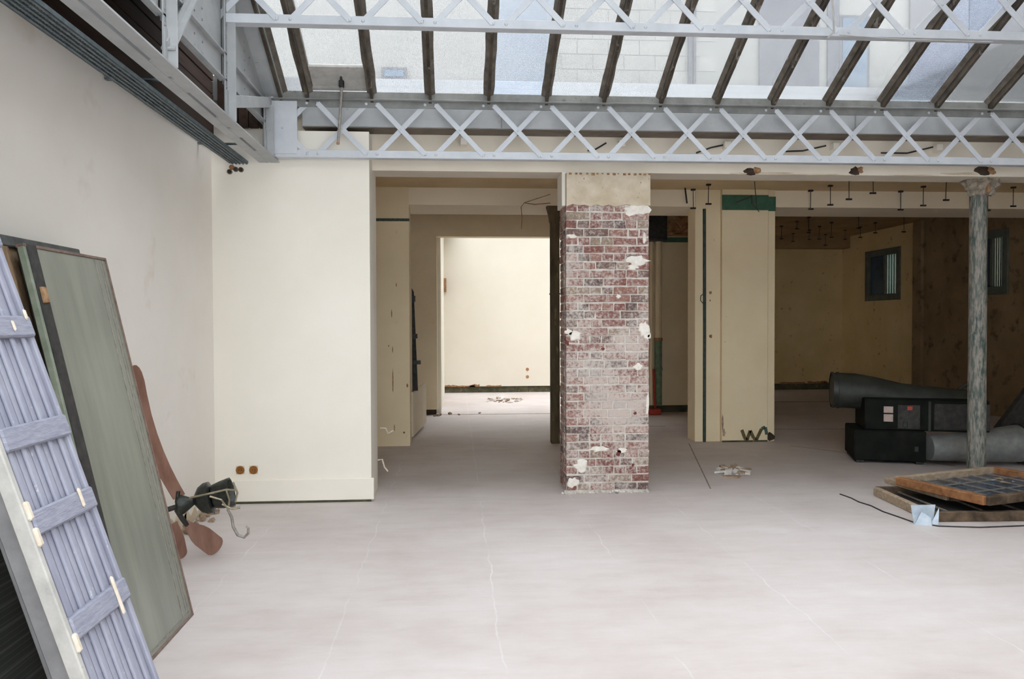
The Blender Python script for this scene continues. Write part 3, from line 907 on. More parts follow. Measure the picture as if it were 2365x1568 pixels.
# ================================================================== brick pillar
PX0, PX1, PY0, PY1, PZ = 0.988, 1.752, 7.11, 7.50, 2.61
bp = thing('brick_pillar', 'exposed brick pillar patched with lime wash under a plaster cap', 'pillar', ((PX0 + PX1) / 2, (PY0 + PY1) / 2, 0))
MB().box(PX0 + 0.007, PX1 - 0.007, PY0 + 0.007, PY1 - 0.007, 0, PZ).build('mortar_core', 'mortar', bp)


def brick_mesh(mb, c, a, b_, nrm, w, h, d, jit=0.003):
    """brick with its face centred at c, a = along, b_ = up, nrm = outwards; slightly worn rim"""
    a, b_, nrm, c = Vector(a), Vector(b_), Vector(nrm), Vector(c)
    ch = 0.004
    vs = []
    j = lambda s=jit: random.uniform(-s, s)
    for (dep, ins) in ((-d, 0.0), (-ch, 0.0), (0.0, ch)):
        for sx, sz in ((-1, -1), (1, -1), (1, 1), (-1, 1)):
            k = jit if dep > -d else 0
            vs.append(c + a * (sx * (w / 2 - ins) + j(k)) + b_ * (sz * (h / 2 - ins) + j(k)) + nrm * (dep + j(k * 0.5)))
    fs = [(0, 3, 2, 1), (8, 9, 10, 11)]
    for lo in (0, 4):
        for k in range(4):
            k2 = (k + 1) % 4
            fs.append((lo + k, lo + k2, lo + 4 + k2, lo + 4 + k))
    mb.add(vs, fs)


COURSES = 35
PITCH = (PZ - 0.02) / COURSES
W = PX1 - PX0
back = MB()
for row in range(COURSES):
    z = 0.02 + (row + 0.5) * PITCH + random.uniform(-0.002, 0.002)
    h = PITCH - 0.0125
    if row % 2 == 0:
        cuts = [0.11 * k + random.uniform(-0.006, 0.006) for k in range(1, 7)]
        if random.random() < 0.6:
            cuts.pop(random.choice((3, 4, 5)))
    else:
        first = random.choice((0.165, 0.22, 0.165))
        cuts = [first]
        while cuts[-1] < W - 0.13:
            cuts.append(cuts[-1] + random.choice((0.22, 0.22, 0.11, 0.19)) + random.uniform(-0.008, 0.008))
        if W - cuts[-1] < 0.07:
            cuts.pop()
    xs = [0.0] + [c * W / 0.77 for c in cuts] + [W]
    for k in range(len(xs) - 1):
        w = xs[k + 1] - xs[k] - 0.011
        cx = PX0 + (xs[k] + xs[k + 1]) / 2
        if row == COURSES - 1 and cx > 1.5:
            continue
        m = MB()
        brick_mesh(m, (cx, PY0 + random.uniform(-0.003, 0.005), z), (1, 0, 0), (0, 0, 1), (0, -1, 0), w, h, 0.10, 0.0055)
        m.build('brick', 'old_brick', bp)
    # left flank, then the two faces the photograph does not show
    sp = [0.105, 0.245, 0.385] if row % 2 else [0.105, 0.165, 0.385]
    for k in range(2):
        m = MB()
        brick_mesh(m, (PX0 + random.uniform(-0.004, 0.003), PY0 + (sp[k] + sp[k + 1]) / 2, z), (0, -1, 0), (0, 0, 1), (-1, 0, 0), sp[k + 1] - sp[k] - 0.011, h, 0.08)
        m.build('brick', 'old_brick', bp)
        brick_mesh(back, (PX1 + random.uniform(-0.003, 0.004), PY0 + (sp[k] + sp[k + 1]) / 2, z), (0, 1, 0), (0, 0, 1), (1, 0, 0), sp[k + 1] - sp[k] - 0.011, h, 0.08)
    for k in range(4):
        brick_mesh(back, (PX0 + 0.095 + k * 0.19, PY1, z), (-1, 0, 0), (0, 0, 1), (0, 1, 0), 0.178, h, 0.08)
bo = back.build('rear_bricks', 'old_brick', bp)
bo['kind'] = 'stuff'
cap = MB()
nx = 14
zs = [PZ - 0.02 + random.uniform(-0.012, 0.02) for _ in range(nx + 1)]
cap.prism([(0.996 + 0.761 * k / nx, PY0 - 0.012, zs[k]) for k in range(nx + 1)] + [(1.757, PY0 - 0.012, 2.884), (0.996, PY0 - 0.012, 2.886)], (0, 0.09, 0))
cap.build('plaster_cap', 'plaster_cap', bp)
MB().box(0.965, 1.745, PY0 + 0.07, PY1, 2.60, 2.906, 0.004).build('plaster_collar', 'plaster_white', bp)
for k in range(16):       # crumbs along the joint under the beam
    x = 1.02 + k * 0.048 + random.uniform(-0.01, 0.01)
    s = random.uniform(0.008, 0.02)
    MB().box(x, x + s * 1.6, PY0 - 0.016, PY0 - 0.004, 2.882 - s, 2.884).build('crumb', 'exposed_timber', bp)


def blob(cx, cz, rx, rz, y, t, n=11, rough=0.25):
    """irregular flat lump of plaster proud of a wall facing the viewer"""
    pts = []
    for k in range(n):
        a = 2 * math.pi * k / n
        r = 1 + random.uniform(-rough, rough)
        pts.append((cx + rx * r * math.cos(a), y, cz + rz * r * math.sin(a)))
    m = MB()
    c = [((p[0] - cx) * 0.75 + cx, y - t, (p[2] - cz) * 0.75 + cz) for p in pts]
    m.add(pts + c, [tuple(range(n, 2 * n))] + [(k, (k + 1) % n, n + (k + 1) % n, n + k) for k in range(n)])
    return m


for (u, z, rx, rz) in ((1.63, 2.56, 0.115, 0.065), (1.645, 2.10, 0.10, 0.045), (1.60, 2.045, 0.05, 0.03), (1.70, 1.485, 0.05, 0.07), (1.73, 1.42, 0.03, 0.04), (1.07, 1.43, 0.06, 0.045),
                       (1.02, 1.46, 0.035, 0.03), (1.645, 1.14, 0.04, 0.035), (1.13, 0.245, 0.065, 0.055), (1.05, 2.32, 0.045, 0.02), (1.705, 2.30, 0.016, 0.05),
                       (1.30, 0.40, 0.09, 0.03), (1.05, 0.10, 0.05, 0.045), (1.735, 0.80, 0.014, 0.12), (1.50, 0.38, 0.05, 0.022), (1.47, 1.78, 0.025, 0.018)):
    blob(u, z, rx, rz, PY0 + 0.001, 0.007, 15, 0.3).build('plaster_patch', 'plaster_patch', bp)
for (u, z, rx, rz) in ((1.00, 1.362, 0.022, 0.024), (1.47, 0.367, 0.024, 0.028), (1.375, 0.335, 0.010, 0.010), (1.325, 1.305, 0.018, 0.010), (1.60, 0.25, 0.012, 0.014), (1.62, 0.72, 0.015, 0.012), (1.745, 1.42, 0.012, 0.02)):
    blob(u, z, rx, rz, PY0 - 0.001, 0.005, 10, 0.3).build('chip', 'exposed_brick', bp)
m = MB()
for k in range(26):
    x = PX0 - 0.03 + k * 0.031
    s = random.uniform(0.012, 0.035)
    m.cbox(Matrix.Translation((x, PY0 - 0.008 + random.uniform(-0.02, 0.01), s * 0.25)) @ Euler((random.random(), random.random(), random.random())).to_matrix().to_4x4(), s * 1.6, s, s * 0.5)
cb = m.build('crumbs', 'mortar', bp)
cb['kind'] = 'stuff'

# ================================================================== columns and pilasters deeper inside
ic = thing('iron_column', 'slim dark iron column left behind the brick pillar', 'column', (1.263, 10.04, 0))
m = MB().box(1.207, 1.321, 10.045, 10.16, 0.0, 3.0, 0.008)
m.build('shaft', 'iron_old_dark', ic)
m = MB().prism([(1.16, 10.04, 3.02), (1.36, 10.04, 3.02), (1.335, 10.04, 2.90), (1.325, 10.04, 2.82), (1.203, 10.04, 2.82), (1.193, 10.04, 2.90)], (0, 0.15, 0))
m.build('capital', 'iron_old_dark', ic)
MB().box(1.20, 1.328, 10.03, 10.17, 1.90, 1.915).build('collar', 'iron_old_dark', ic)
cw = MB().tube([(0.84, 10.02, 2.87), (0.83, 10.02, 3.0), (0.87, 10.02, 3.05), (1.0, 10.01, 3.03), (1.2, 10.02, 3.05)], 0.005, 6)
cw.tube([(0.87, 10.02, 3.05), (1.02, 10.02, 3.10), (1.2, 10.02, 3.16)], 0.004, 6)
cw.tube([(0.84, 10.02, 2.87), (0.835, 10.02, 2.72)], 0.004, 6)
tag(cw.build('loose_wire', 'exposed_timber'), 'loose thin wire dangling beside the head of the dark iron column', 'wire')

pp = thing('wide_pilaster', 'wide cream pilaster with a green painted band at its top', 'pillar', (3.6, 10.0, 0))
MB().box(3.065, 3.40, 10.03, 10.35, 0, 3.30, 0.006).build('side_pier', 'plaster_cream', pp)
MB().box(3.40, 4.008, 9.98, 10.35, 0.0, 3.24, 0.006).build('main_pier', 'plaster_cream', pp)
MB().box(4.008, 4.11, 10.01, 10.35, 0, 3.24, 0.006).build('side_pier', 'plaster_cream', pp)
MB().box(3.398, 4.006, 9.972, 9.98, 2.972, 3.165).build('paint_band', 'green_paint', pp)
MB().box(4.012, 4.112, 10.0, 10.01, 2.965, 3.15).build('paint_band', 'green_paint', pp)
MB().box(3.405, 4.0, 9.966, 9.98, 0.0, 0.02).build('foot_shadow_strip', 'dark_base', pp)
MB().tube([(3.188, 10.02, 0.0), (3.188, 10.02, 1.4), (3.182, 10.02, 2.99)], 0.02, 10).build('conduit', 'conduit_green', pp)
MB().tube([(3.17, 10.02, 1.90), (3.135, 10.01, 1.88), (3.13, 10.01, 1.82), (3.17, 10.02, 1.78)], 0.005, 6).build('cable_loop', 'conduit_green', pp)
for (x, z, rx, rz) in ((3.265, 1.92, 0.02, 0.022), (3.262, 1.82, 0.008, 0.012), (3.27, 1.36, 0.02, 0.022)):
    blob(x, z, rx, rz, 10.03, 0.004).build('plaster_scar', 'exposed_timber', pp)
for (x, z, rx, rz) in ((3.415, 0.24, 0.012, 0.10), (3.43, 0.12, 0.02, 0.05)):
    blob(x, z, rx, rz, 9.98, 0.004).build('plaster_scar', 'rubble_brown', pp)
# brushed mark on the foot of the pilaster: a letter w
for a, b_, mt in (((3.665, 0.155), (3.70, 0.06), 'graffiti'), ((3.695, 0.06), (3.735, 0.025), 'graffiti'), ((3.735, 0.025), (3.775, 0.145), 'graffiti'),
                  ((3.775, 0.145), (3.82, 0.05), 'graffiti'), ((3.82, 0.05), (3.855, 0.02), 'graffiti'), ((3.855, 0.02), (3.925, 0.165), 'graffiti'), ((3.925, 0.165), (3.975, 0.185), 'graffiti_green'), ((3.975, 0.185), (3.995, 0.09), 'graffiti_green')):
    MB().bar((a[0], 9.977, a[1]), (b_[0], 9.977, b_[1]), 0.006, 0.042, (0, 0, 1), 0.002).build('brushed_stroke', mt, pp)
blob(4.05, 0.06, 0.06, 0.05, 10.01, 0.01).build('plaster_scar', 'hole_dark', pp)

# crumbling corner with drain pipe, seen between the brick pillar and the wide pilaster
dp = thing('drain_pipe', 'vertical drain pipe with flaking green lower half behind the brick pillar', 'pipe', (3.42, 13.28, 0))
MB().tube([(3.425, 13.28, 1.24), (3.425, 13.28, 2.90)], 0.055, 14).build('upper_pipe', 'plaster_cream', dp)
MB().tube([(3.425, 13.28, 0.14), (3.425, 13.28, 0.62), (3.425, 13.28, 1.24)], 0.062, 14).build('lower_pipe', 'pipe_green', dp)
for z in (0.72, 1.22):
    MB().lathe(Matrix.Translation((3.425, 13.28, z)), [(0.062, 0), (0.074, 0.005), (0.074, 0.05), (0.062, 0.055)], 14).build('collar', 'exposed_timber' if z > 0.9 else 'pipe_green', dp)
MB().tube([(3.31, 13.30, 0.14), (3.31, 13.30, 2.9)], 0.03, 10).build('thin_pipe', 'plaster_cream', dp)
MB().tube([(3.36, 13.22, 0.0), (3.345, 13.22, 0.45), (3.335, 13.24, 0.75)], 0.02, 8).build('red_pipe', 'red_paint', dp)
rb = MB().box(3.20, 3.40, 12.98, 13.13, 0.0, 0.10, 0.01)
tag(rb.build('red_fitting', 'red_paint'), 'small red painted fitting on the floor at the foot of the drain pipe', 'fitting')
bk = MB().box(3.05, 3.52, 13.05, 13.36, 2.90, 3.40, 0.02)
bk.box(3.10, 3.50, 13.02, 13.06, 2.905, 2.95, 0.01)
tag(bk.build('iron_bracket', 'black_iron'), 'black iron bracket block above the drain pipe', 'bracket')
lh = MB()
nu, nv = 12, 8
vs = []
for jv in range(nv + 1):
    for iu in range(nu + 1):
        vs.append((3.53 + 1.07 * iu / nu, 13.10 + 0.02 * jv + random.uniform(-0.05, 0.05) , 3.0 + 0.42 * jv / nv))
lh.add(vs, [(jv * (nu + 1) + iu, jv * (nu + 1) + iu + 1, (jv + 1) * (nu + 1) + iu + 1, (jv + 1) * (nu + 1) + iu) for jv in range(nv) for iu in range(nu)])
lh.box(3.53, 4.6, 13.15, 13.36, 3.0, 3.42)
tag(lh.build('broken_plaster', 'broken_lath'), 'rusty broken patch of ceiling plaster above the green paint line', 'plaster')
ls = MB().bar((3.50, 13.0, 3.43), (3.74, 13.0, 3.10), 0.012, 0.02)
tag(ls.build('loose_lath', 'sash_wood_pale'), 'single pale lath hanging from the broken plaster patch', 'lath')

# black thick hooks left of the wide pilaster
tag(MB().tube([(2.895, 9.9, 3.235), (2.92, 9.9, 3.04)], 0.011, 8).build('iron_peg', 'black_iron'), 'stout black iron peg under the ceiling right of the brick pillar', 'peg')
ck = MB().bar((3.37, 9.4, 2.98), (3.57, 9.4, 3.055), 0.01, 0.014)
ck.bar((3.565, 9.4, 3.07), (3.57, 9.4, 2.965), 0.01, 0.014)
ck.bar((3.57, 9.4, 2.97), (3.66, 9.4, 2.87), 0.006, 0.008)
ck.bar((3.60, 9.4, 3.235), (3.63, 9.4, 2.92), 0.006, 0.008)
tag(ck.build('crooked_bracket', 'black_iron'), 'crooked black wire bracket in front of the green painted band', 'bracket')

# ceiling hangers
ROWN = {9.97: 'fourth', 9.60: 'third', 9.15: 'second', 8.70: 'first'}


def hanger(x, y, zc, ln, label, group):
    h = thing('ceiling_hanger', label, 'hanger', (x, y, zc - ln), group)
    MB().tube([(x, y, zc - 0.02), (x + random.uniform(-0.008, 0.008), y, zc - ln + 0.01)], 0.0045, 6).build('wire_rod', 'black_iron', h)
    MB().box(x - 0.028, x + 0.028, y - 0.02, y + 0.02, zc - 0.022, zc, 0.004).build('ceiling_plate', 'black_iron', h)
    MB().box(x - 0.036, x + 0.036, y - 0.014, y + 0.014, zc - ln, zc - ln + 0.02, 0.004).build('clip', 'black_iron', h)


cols = ((3.08, 'beside the conduit of the wide pilaster'), (4.62, 'just right of the wide pilaster'), (5.82, 'left of the iron pole'), (7.0, 'right of the iron pole'))
for ci, (cx, where) in enumerate(cols):
    for yy in (8.70, 9.15, 9.60, 9.97):
        if ci == 0 and yy < 9.5: continue
        if ci == 3 and yy < 9.5: continue
        dx = {8.70: 0.08, 9.15: 0.03, 9.60: 0.02, 9.97: -0.06}[yy]
        hanger(cx + dx, yy, CEIL1, 0.255, 'thin black ceiling hanger %s, %s from the front' % (where, ROWN[yy]), 'hangers under the front ceiling')
for ri, yy in enumerate((13.9, 14.6, 15.3, 16.0, 16.7)):
    for ci, cx in enumerate((5.5, 6.35, 7.2, 8.05)):
        hanger(cx + random.uniform(-0.1, 0.1), yy + random.uniform(-0.1, 0.1), CEIL2, random.uniform(0.16, 0.30),
               'black hanger in the dim deep area, %s row from the front, %s from the left' % (('first', 'second', 'third', 'fourth', 'last')[ri], ('first', 'second', 'third', 'last')[ci]), 'hangers in the deep area')

# iron pole carrying the front beam at the right
ip = thing('iron_pole', 'tall round iron pole with flaking green and white paint', 'pole', (5.06, 7.40, 0))
MB().tube([(5.06, 7.40, 0), (5.06, 7.40, 1.4), (5.055, 7.40, 2.86)], [0.083, 0.080, 0.077], 20).build('shaft', 'pole_flaked', ip)
hd = MB()
n = 22
vs = []
prof = ((2.75, 0.082), (2.775, 0.10), (2.81, 0.118), (2.845, 0.135), (2.88, 0.15), (2.906, 0.165))
for z, r in prof:
    for k in range(n):
        a = 2 * math.pi * k / n
        rr = r * (1 + random.uniform(-0.22, 0.22)) if r > 0.09 else r
        vs.append((5.06 + 1.15 * rr * math.cos(a), 7.37 + 0.8 * rr * math.sin(a), z + random.uniform(-0.008, 0.008) * (r < 0.16)))
hd.add(vs, [(i * n + k, i * n + (k + 1) % n, (i + 1) * n + (k + 1) % n, (i + 1) * n + k) for i in range(len(prof) - 1) for k in range(n)])
hd.build('crumbling_head', 'head_plaster', ip)
MB().box(5.05, 5.085, 7.26, 7.30, 2.77, 2.905, 0.008).build('rusty_plate', 'exposed_timber', ip)
# scars where something was torn off the beam
for (x, z, w, h) in ((2.72, 2.935, 0.075, 0.035), (3.72, 2.95, 0.06, 0.035), (4.98, 2.955, 0.09, 0.04)):
    sc_ = blob(x, z, w, h, YB, 0.006, 12, 0.35)
    sc_.build('torn_hole', 'hole_dark', fb)
    blob(x + w * 0.7, z + h * 0.2, w * 0.55, h * 0.8, YB - 0.002, 0.006, 10, 0.35).build('torn_hole', 'exposed_timber', fb)
for (x, z, w, h) in ((2.62, 2.912, 0.09, 0.009), (2.95, 2.918, 0.16, 0.010), (3.35, 2.910, 0.30, 0.006), (4.3, 2.910, 0.28, 0.006), (4.75, 2.93, 0.16, 0.012)):
    blob(x, z, w, h, YB, 0.005, 14, 0.4).build('plaster_scar', 'plaster_cap', fb)

# things standing inside the passage
rad = MB()
rad.bar((-0.585, 10.55, 0.335), (-0.46, 11.85, 0.36), 0.045, 0.60, (0, 0, 1), 0.008)
tag(rad.build('radiator_panel', 'radiator_paint'), 'cream flat panel leaning behind the tan wall end', 'panel')
ds = MB().prism([(-0.57, 10.5, 0.65), (-0.57, 10.5, 2.0), (-0.545, 10.52, 1.95), (-0.50, 10.55, 0.65)], (0, 0.05, 0))
ds.box(-0.57, -0.50, 10.49, 10.56, 1.34, 1.40).box(-0.56, -0.46, 10.49, 10.56, 1.0, 1.05).box(-0.57, -0.525, 10.49, 10.56, 1.82, 1.90)
tag(ds.build('dark_strip', 'black_iron'), 'narrow black metal strip standing against the tan wall end', 'strip')
for i, (x, y, z, pts) in enumerate(((-0.70, 7.45, 0.57, ((0, 0, 0), (0.05, -0.02, 0.0), (0.07, -0.02, -0.05), (0.12, -0.03, -0.02))),
                                    (-0.72, 7.40, 0.28, ((0, 0, 0), (0.04, -0.02, 0.01), (0.06, -0.03, -0.06), (0.09, -0.03, -0.10))))):
    tag(MB().tube([(x + p[0], y + p[1], z + p[2]) for p in pts], 0.007, 6).build('cable_stub', 'putty_cream'),
        ('pale cable end curling out of the wall return at knee height', 'pale cable end low beside the foot of the wall return')[i], 'cable', 'cable ends at the wall return')

# sockets and pipe ends on the wall return
for i, x in enumerate((-1.847, -1.735)):
    s = thing('wall_socket', ('left one of two round brown sockets above the skirting', 'right one of two round brown sockets above the skirting')[i], 'socket', (x, YS, 0.29), 'round sockets')
    fm = Matrix.Translation((x, YS, 0.29)) @ Matrix.Rotation(R(90), 4, 'X')
    MB().box(x - 0.036, x + 0.036, YS - 0.003, YS, 0.254, 0.326, 0.001).build('back_plate', 'putty_cream', s)
    MB().lathe(fm, [(0.036, 0.003), (0.036, 0.010), (0.030, 0.012), (0.028, 0.006), (0.0005, 0.006)], 18).build('ring', 'socket_brown', s)
    for dx in (-0.010, 0.010):
        MB().lathe(Matrix.Translation((x + dx, YS - 0.006, 0.29)) @ Matrix.Rotation(R(90), 4, 'X'), [(0.005, 0), (0.005, 0.003), (0.0003, 0.003)], 8).build('pin_hole', 'hole_dark', s)
for i, (x, z, mt) in enumerate(((-1.907, 2.834, 'hole_dark'), (-1.888, 2.872, 'copper_end'), (-1.856, 2.855, 'hole_dark'), (-1.812, 2.852, 'hole_dark'))):
    s = thing('pipe_end', ('lowest black pipe end under the end of the tray', 'copper coloured pipe end under the end of the tray', 'middle dark pipe end under the end of the tray', 'rightmost dark pipe end under the end of the tray')[i], 'pipe', (x, YS, z), 'cut pipe ends')
    MB().lathe(Matrix.Translation((x, YS, z)) @ Matrix.Rotation(R(90), 4, 'X'), [(0.021, 0), (0.021, 0.02), (0.016, 0.02), (0.016, 0.004)], 14).build('sleeve', 'exposed_timber' if i == 1 else 'putty_grey', s)
    MB().lathe(Matrix.Translation((x, YS - 0.012, z)) @ Matrix.Rotation(R(90), 4, 'X'), [(0.016, 0), (0.0005, 0.001)], 14).build('bore', mt, s)

# ================================================================== panels leaning on the left wall
def lean_frame(x0, m_, y_far, thick_dir=1):
    """frame of a leaning panel: local x = towards the viewer along the wall, local y = up the panel, local z = out of its face"""
    up = Vector((m_, 0, 1)).normalized()
    along = Vector((0, -1, 0))
    nrm = up.cross(along)
    mt = Matrix((along, up, nrm)).transposed().to_4x4()
    mt.translation = Vector((x0, y_far, 0))
    return mt


def lbox(mb, F, x0, x1, y0, y1, z0, z1, c=0.0):
    mb.cbox(F @ Matrix.Translation(((x0 + x1) / 2, (y0 + y1) / 2, (z0 + z1) / 2)), x1 - x0, y1 - y0, z1 - z0, c)
    return mb


# painted board shutter in front
SF = lean_frame(-0.985, -0.3353, 2.905)
SW, SL = 0.405, 2.75
sh = thing('board_shutter', 'lavender grey painted board shutter with battens, foremost of the leaning panels', 'shutter', (-0.985, 2.7, 0))
NB = 5
for k in range(NB):
    x0 = SW * k / NB + 0.012 * (k == 0)
    bw = SW / NB - 0.007
    b_ = MB()
    lbox(b_, SF, x0, x0 + bw, 0.02, SL, -0.022, -0.004, 0.003)
    lbox(b_, SF, x0 + bw * 0.46, x0 + bw * 0.72, 0.02, SL, -0.004, 0.008, 0.004)     # moulded bead down each board
    b_.build('board', 'shutter_paint', sh)
lbox(MB(), SF, SW - 0.004, SW + 0.022, 0.0, SL, -0.03, 0.016, 0.004).build('edge_stile', 'shutter_edge', sh)
lbox(MB(), SF, -0.012, 0.012, 0.0, SL, -0.03, 0.010, 0.004).build('edge_stile', 'shutter_paint', sh)
for yb in (0.64, 0.985, 1.255, 1.62, 1.95, 2.45):
    lbox(MB(), SF, -0.004, SW - 0.006, yb - 0.038, yb + 0.038, -0.004, 0.022, 0.006).build('batten', 'shutter_batten', sh)
for (x, yb, w, h) in ((0.085, 0.64, 0.018, 0.07), (0.09, 1.0, 0.016, 0.035), (0.12, 1.62, 0.012, 0.02), (0.02, 1.66, 0.016, 0.02)):
    lbox(MB(), SF, x, x + w, yb - h, yb + h, 0.018, 0.030, 0.006).build('putty_smear', 'putty_cream', sh)
for (yb) in (0.60, 0.945, 1.03):
    lbox(MB(), SF, SW - 0.012, SW + 0.012, yb - 0.03, yb + 0.03, 0.006, 0.026, 0.006).build('putty_smear', 'putty_cream', sh)

# grey metal framed panel behind it
GF = lean_frame(-1.055, -0.332, 3.0)
gp = thing('metal_frame_panel', 'grey metal framed panel leaning behind the board shutter', 'panel', (-1.085, 2.6, 0))
GW, GL = 0.485, 2.72
for (x0, x1) in ((0.0, 0.055), (GW - 0.085, GW)):
    lbox(MB(), GF, x0, x1, 0, GL, -0.035, 0.02, 0.004).build('stile', 'alu_grey', gp)
for (y0, y1) in ((0.0, 0.07), (GL - 0.07, GL)):
    lbox(MB(), GF, 0.055, GW - 0.085, y0, y1, -0.035, 0.02, 0.004).build('rail', 'alu_grey', gp)
lbox(MB(), GF, 0.055, GW - 0.085, 0.07, GL - 0.07, -0.012, 0.0).build('infill', 'frame_dark', gp)
for yb in (0.45, 1.02, 1.62):
    m = MB().lathe(GF @ Matrix.Translation((GW - 0.045, yb, 0.02)), [(0.016, 0), (0.016, 0.005), (0.0005, 0.006)], 12)
    m.build('bolt_head', 'black_iron', gp)
# second slim grey frame and dark mesh screen, hindmost
HF = lean_frame(-1.13, -0.325, 3.0)
hp = thing('slim_frame_panel', 'slim grey bar framed panel between the metal frame and the dark mesh screen', 'panel', (-1.165, 2.5, 0))
for (x0, x1) in ((0.0, 0.04), (0.36, 0.40)):
    lbox(MB(), HF, x0, x1, 0, 2.68, -0.03, 0.012, 0.003).build('stile', 'alu_grey', hp)
for (y0, y1) in ((0.0, 0.05), (2.63, 2.68)):
    lbox(MB(), HF, 0.04, 0.36, y0, y1, -0.03, 0.012, 0.003).build('rail', 'alu_grey', hp)
lbox(MB(), HF, 0.04, 0.36, 0.05, 2.63, -0.012, -0.004).build('infill', 'frame_dark', hp)
KF = lean_frame(-1.265, -0.300, 2.85)
kp = thing('mesh_screen', 'dark wire mesh screen hindmost in the leaning stack', 'screen', (-1.235, 2.5, 0))
lbox(MB(), KF, 0.0, 0.85, 0, 2.3, -0.02, -0.008).build('mesh', 'wire_mesh_dark', kp)
for (x0, x1, y0, y1) in ((-0.02, 0.02, 0, 2.3), (0.83, 0.87, 0, 2.3), (0.02, 0.83, 0, 0.04), (0.02, 0.83, 2.26, 2.3)):
    lbox(MB(), KF, x0, x1, y0, y1, -0.03, 0.006, 0.003).build('frame_bar', 'frame_dark', kp)

# frosted glass door leaf farther back, with a second leaf behind
DF = lean_frame(-1.40, -0.2255, 4.31)
gd = thing('glass_door', 'tall frosted glass door leaf leaning on the left wall before the fan', 'door', (-1.4, 3.9, 0))
DW, DL = 0.80, 1.938
lbox(MB(), DF, 0.012, DW - 0.09, 0.012, DL - 0.012, -0.012, 0.0).build('glass', 'frosted_door_glass', gd)
lbox(MB(), DF, 0.0, 0.014, 0, DL, -0.03, 0.006, 0.002).build('stile', 'frame_edge', gd)
lbox(MB(), DF, 0.0, DW, 0.0, 0.014, -0.03, 0.006, 0.002).build('rail', 'frame_edge', gd)
lbox(MB(), DF, 0.0, DW, DL - 0.014, DL, -0.03, 0.006, 0.002).build('rail', 'frame_edge', gd)
lbox(MB(), DF, DW - 0.10, DW - 0.02, 0.0, DL, -0.04, 0.008, 0.003).build('stile', 'black_iron', gd)
lbox(MB(), DF, DW - 0.02, DW, 0.0, DL, -0.025, 0.004, 0.003).build('stile', 'glass_edge', gd)
for x in (0.045, 0.075, 0.13):
    lbox(MB(), DF, x, x + 0.006, 0.03, DL - 0.02, 0.0, 0.003).build('reflection_line', 'lead_wire', gd)  # thin strips stand in for pale reflection lines on the glass
lbox(MB(), DF, 0.03, DW - 0.09, 0.03, 0.036, 0.0, 0.003).build('reflection_line', 'lead_wire', gd)
lbox(MB(), DF, DW - 0.075, DW - 0.035, DL - 0.26, DL - 0.19, 0.006, 0.02, 0.003).build('hinge', 'exposed_timber', gd)
EF = lean_frame(-1.475, -0.220, 4.16)
ed = thing('timber_door_leaf', 'dark timber framed leaf leaning behind the frosted glass door', 'door', (-1.475, 3.8, 0))
lbox(MB(), EF, 0.0, 0.72, 1.92, 1.968, -0.05, 0.012, 0.004).build('rail', 'frame_dark', ed)
lbox(MB(), EF, 0.0, 0.72, 0.0, 0.06, -0.05, 0.012, 0.004).build('rail', 'frame_wood', ed)
lbox(MB(), EF, 0.0, 0.05, 0.06, 1.92, -0.05, 0.012, 0.004).build('stile', 'frame_wood', ed)
lbox(MB(), EF, 0.66, 0.72, 0.06, 1.92, -0.05, 0.012, 0.004).build('stile', 'frame_wood', ed)
lbox(MB(), EF, 0.05, 0.66, 0.06, 1.92, -0.03, -0.01).build('panel', 'frame_wood', ed)

# ================================================================== ceiling fan lying against the wall
fan = thing('ceiling_fan', 'brown bladed ceiling fan with a lamp cluster lying against the left wall', 'fan', (-1.80, 5.3, 0))
hub = Vector((-1.83, 5.30, 0.36))


def ribbon(rows, n, t):
    """blade from rows of (centre, half width vector); n = facing, t = thickness; rounded by its row widths"""
    n = Vector(n).normalized()
    vs = []
    for c, hw in rows:
        c, hw = Vector(c), Vector(hw)
        vs += [c - hw - n * t / 2, c + hw - n * t / 2, c + hw + n * t / 2, c - hw + n * t / 2]
    k = len(rows) - 1
    fs = [(0, 1, 2, 3), (4 * k + 3, 4 * k + 2, 4 * k + 1, 4 * k)]
    for i in range(k):
        for e in range(4):
            e2 = (e + 1) % 4
            fs.append((i * 4 + e, i * 4 + e2, (i + 1) * 4 + e2, (i + 1) * 4 + e))
    return MB().add(vs, fs)


def blade(root, tip, wvec, w0, w1, t=0.009, sag=(0, 0, 0)):
    """paddle blade: narrow neck at the root, broad rounded tip"""
    root, tip, sag = Vector(root), Vector(tip), Vector(sag)
    d = tip - root
    wv = Vector(wvec)
    wv = (wv - d * (wv.dot(d) / d.length_squared)).normalized()
    rows = []
    for s in (0, 0.06, 0.14, 0.24, 0.36, 0.5, 0.64, 0.78, 0.88, 0.94, 0.975, 0.995, 1.0):
        w = w0 + (w1 - w0) * (3 * min(1, s / 0.5) ** 2 - 2 * min(1, s / 0.5) ** 3)
        if s > 0.86:
            w *= math.sqrt(max(0.0, 1 - ((s - 0.86) / 0.14) ** 2)) * 0.98 + 0.02
        rows.append((root + d * s + sag * math.sin(math.pi * s), wv * w / 2))
    return ribbon(rows, d.cross(wv), t)


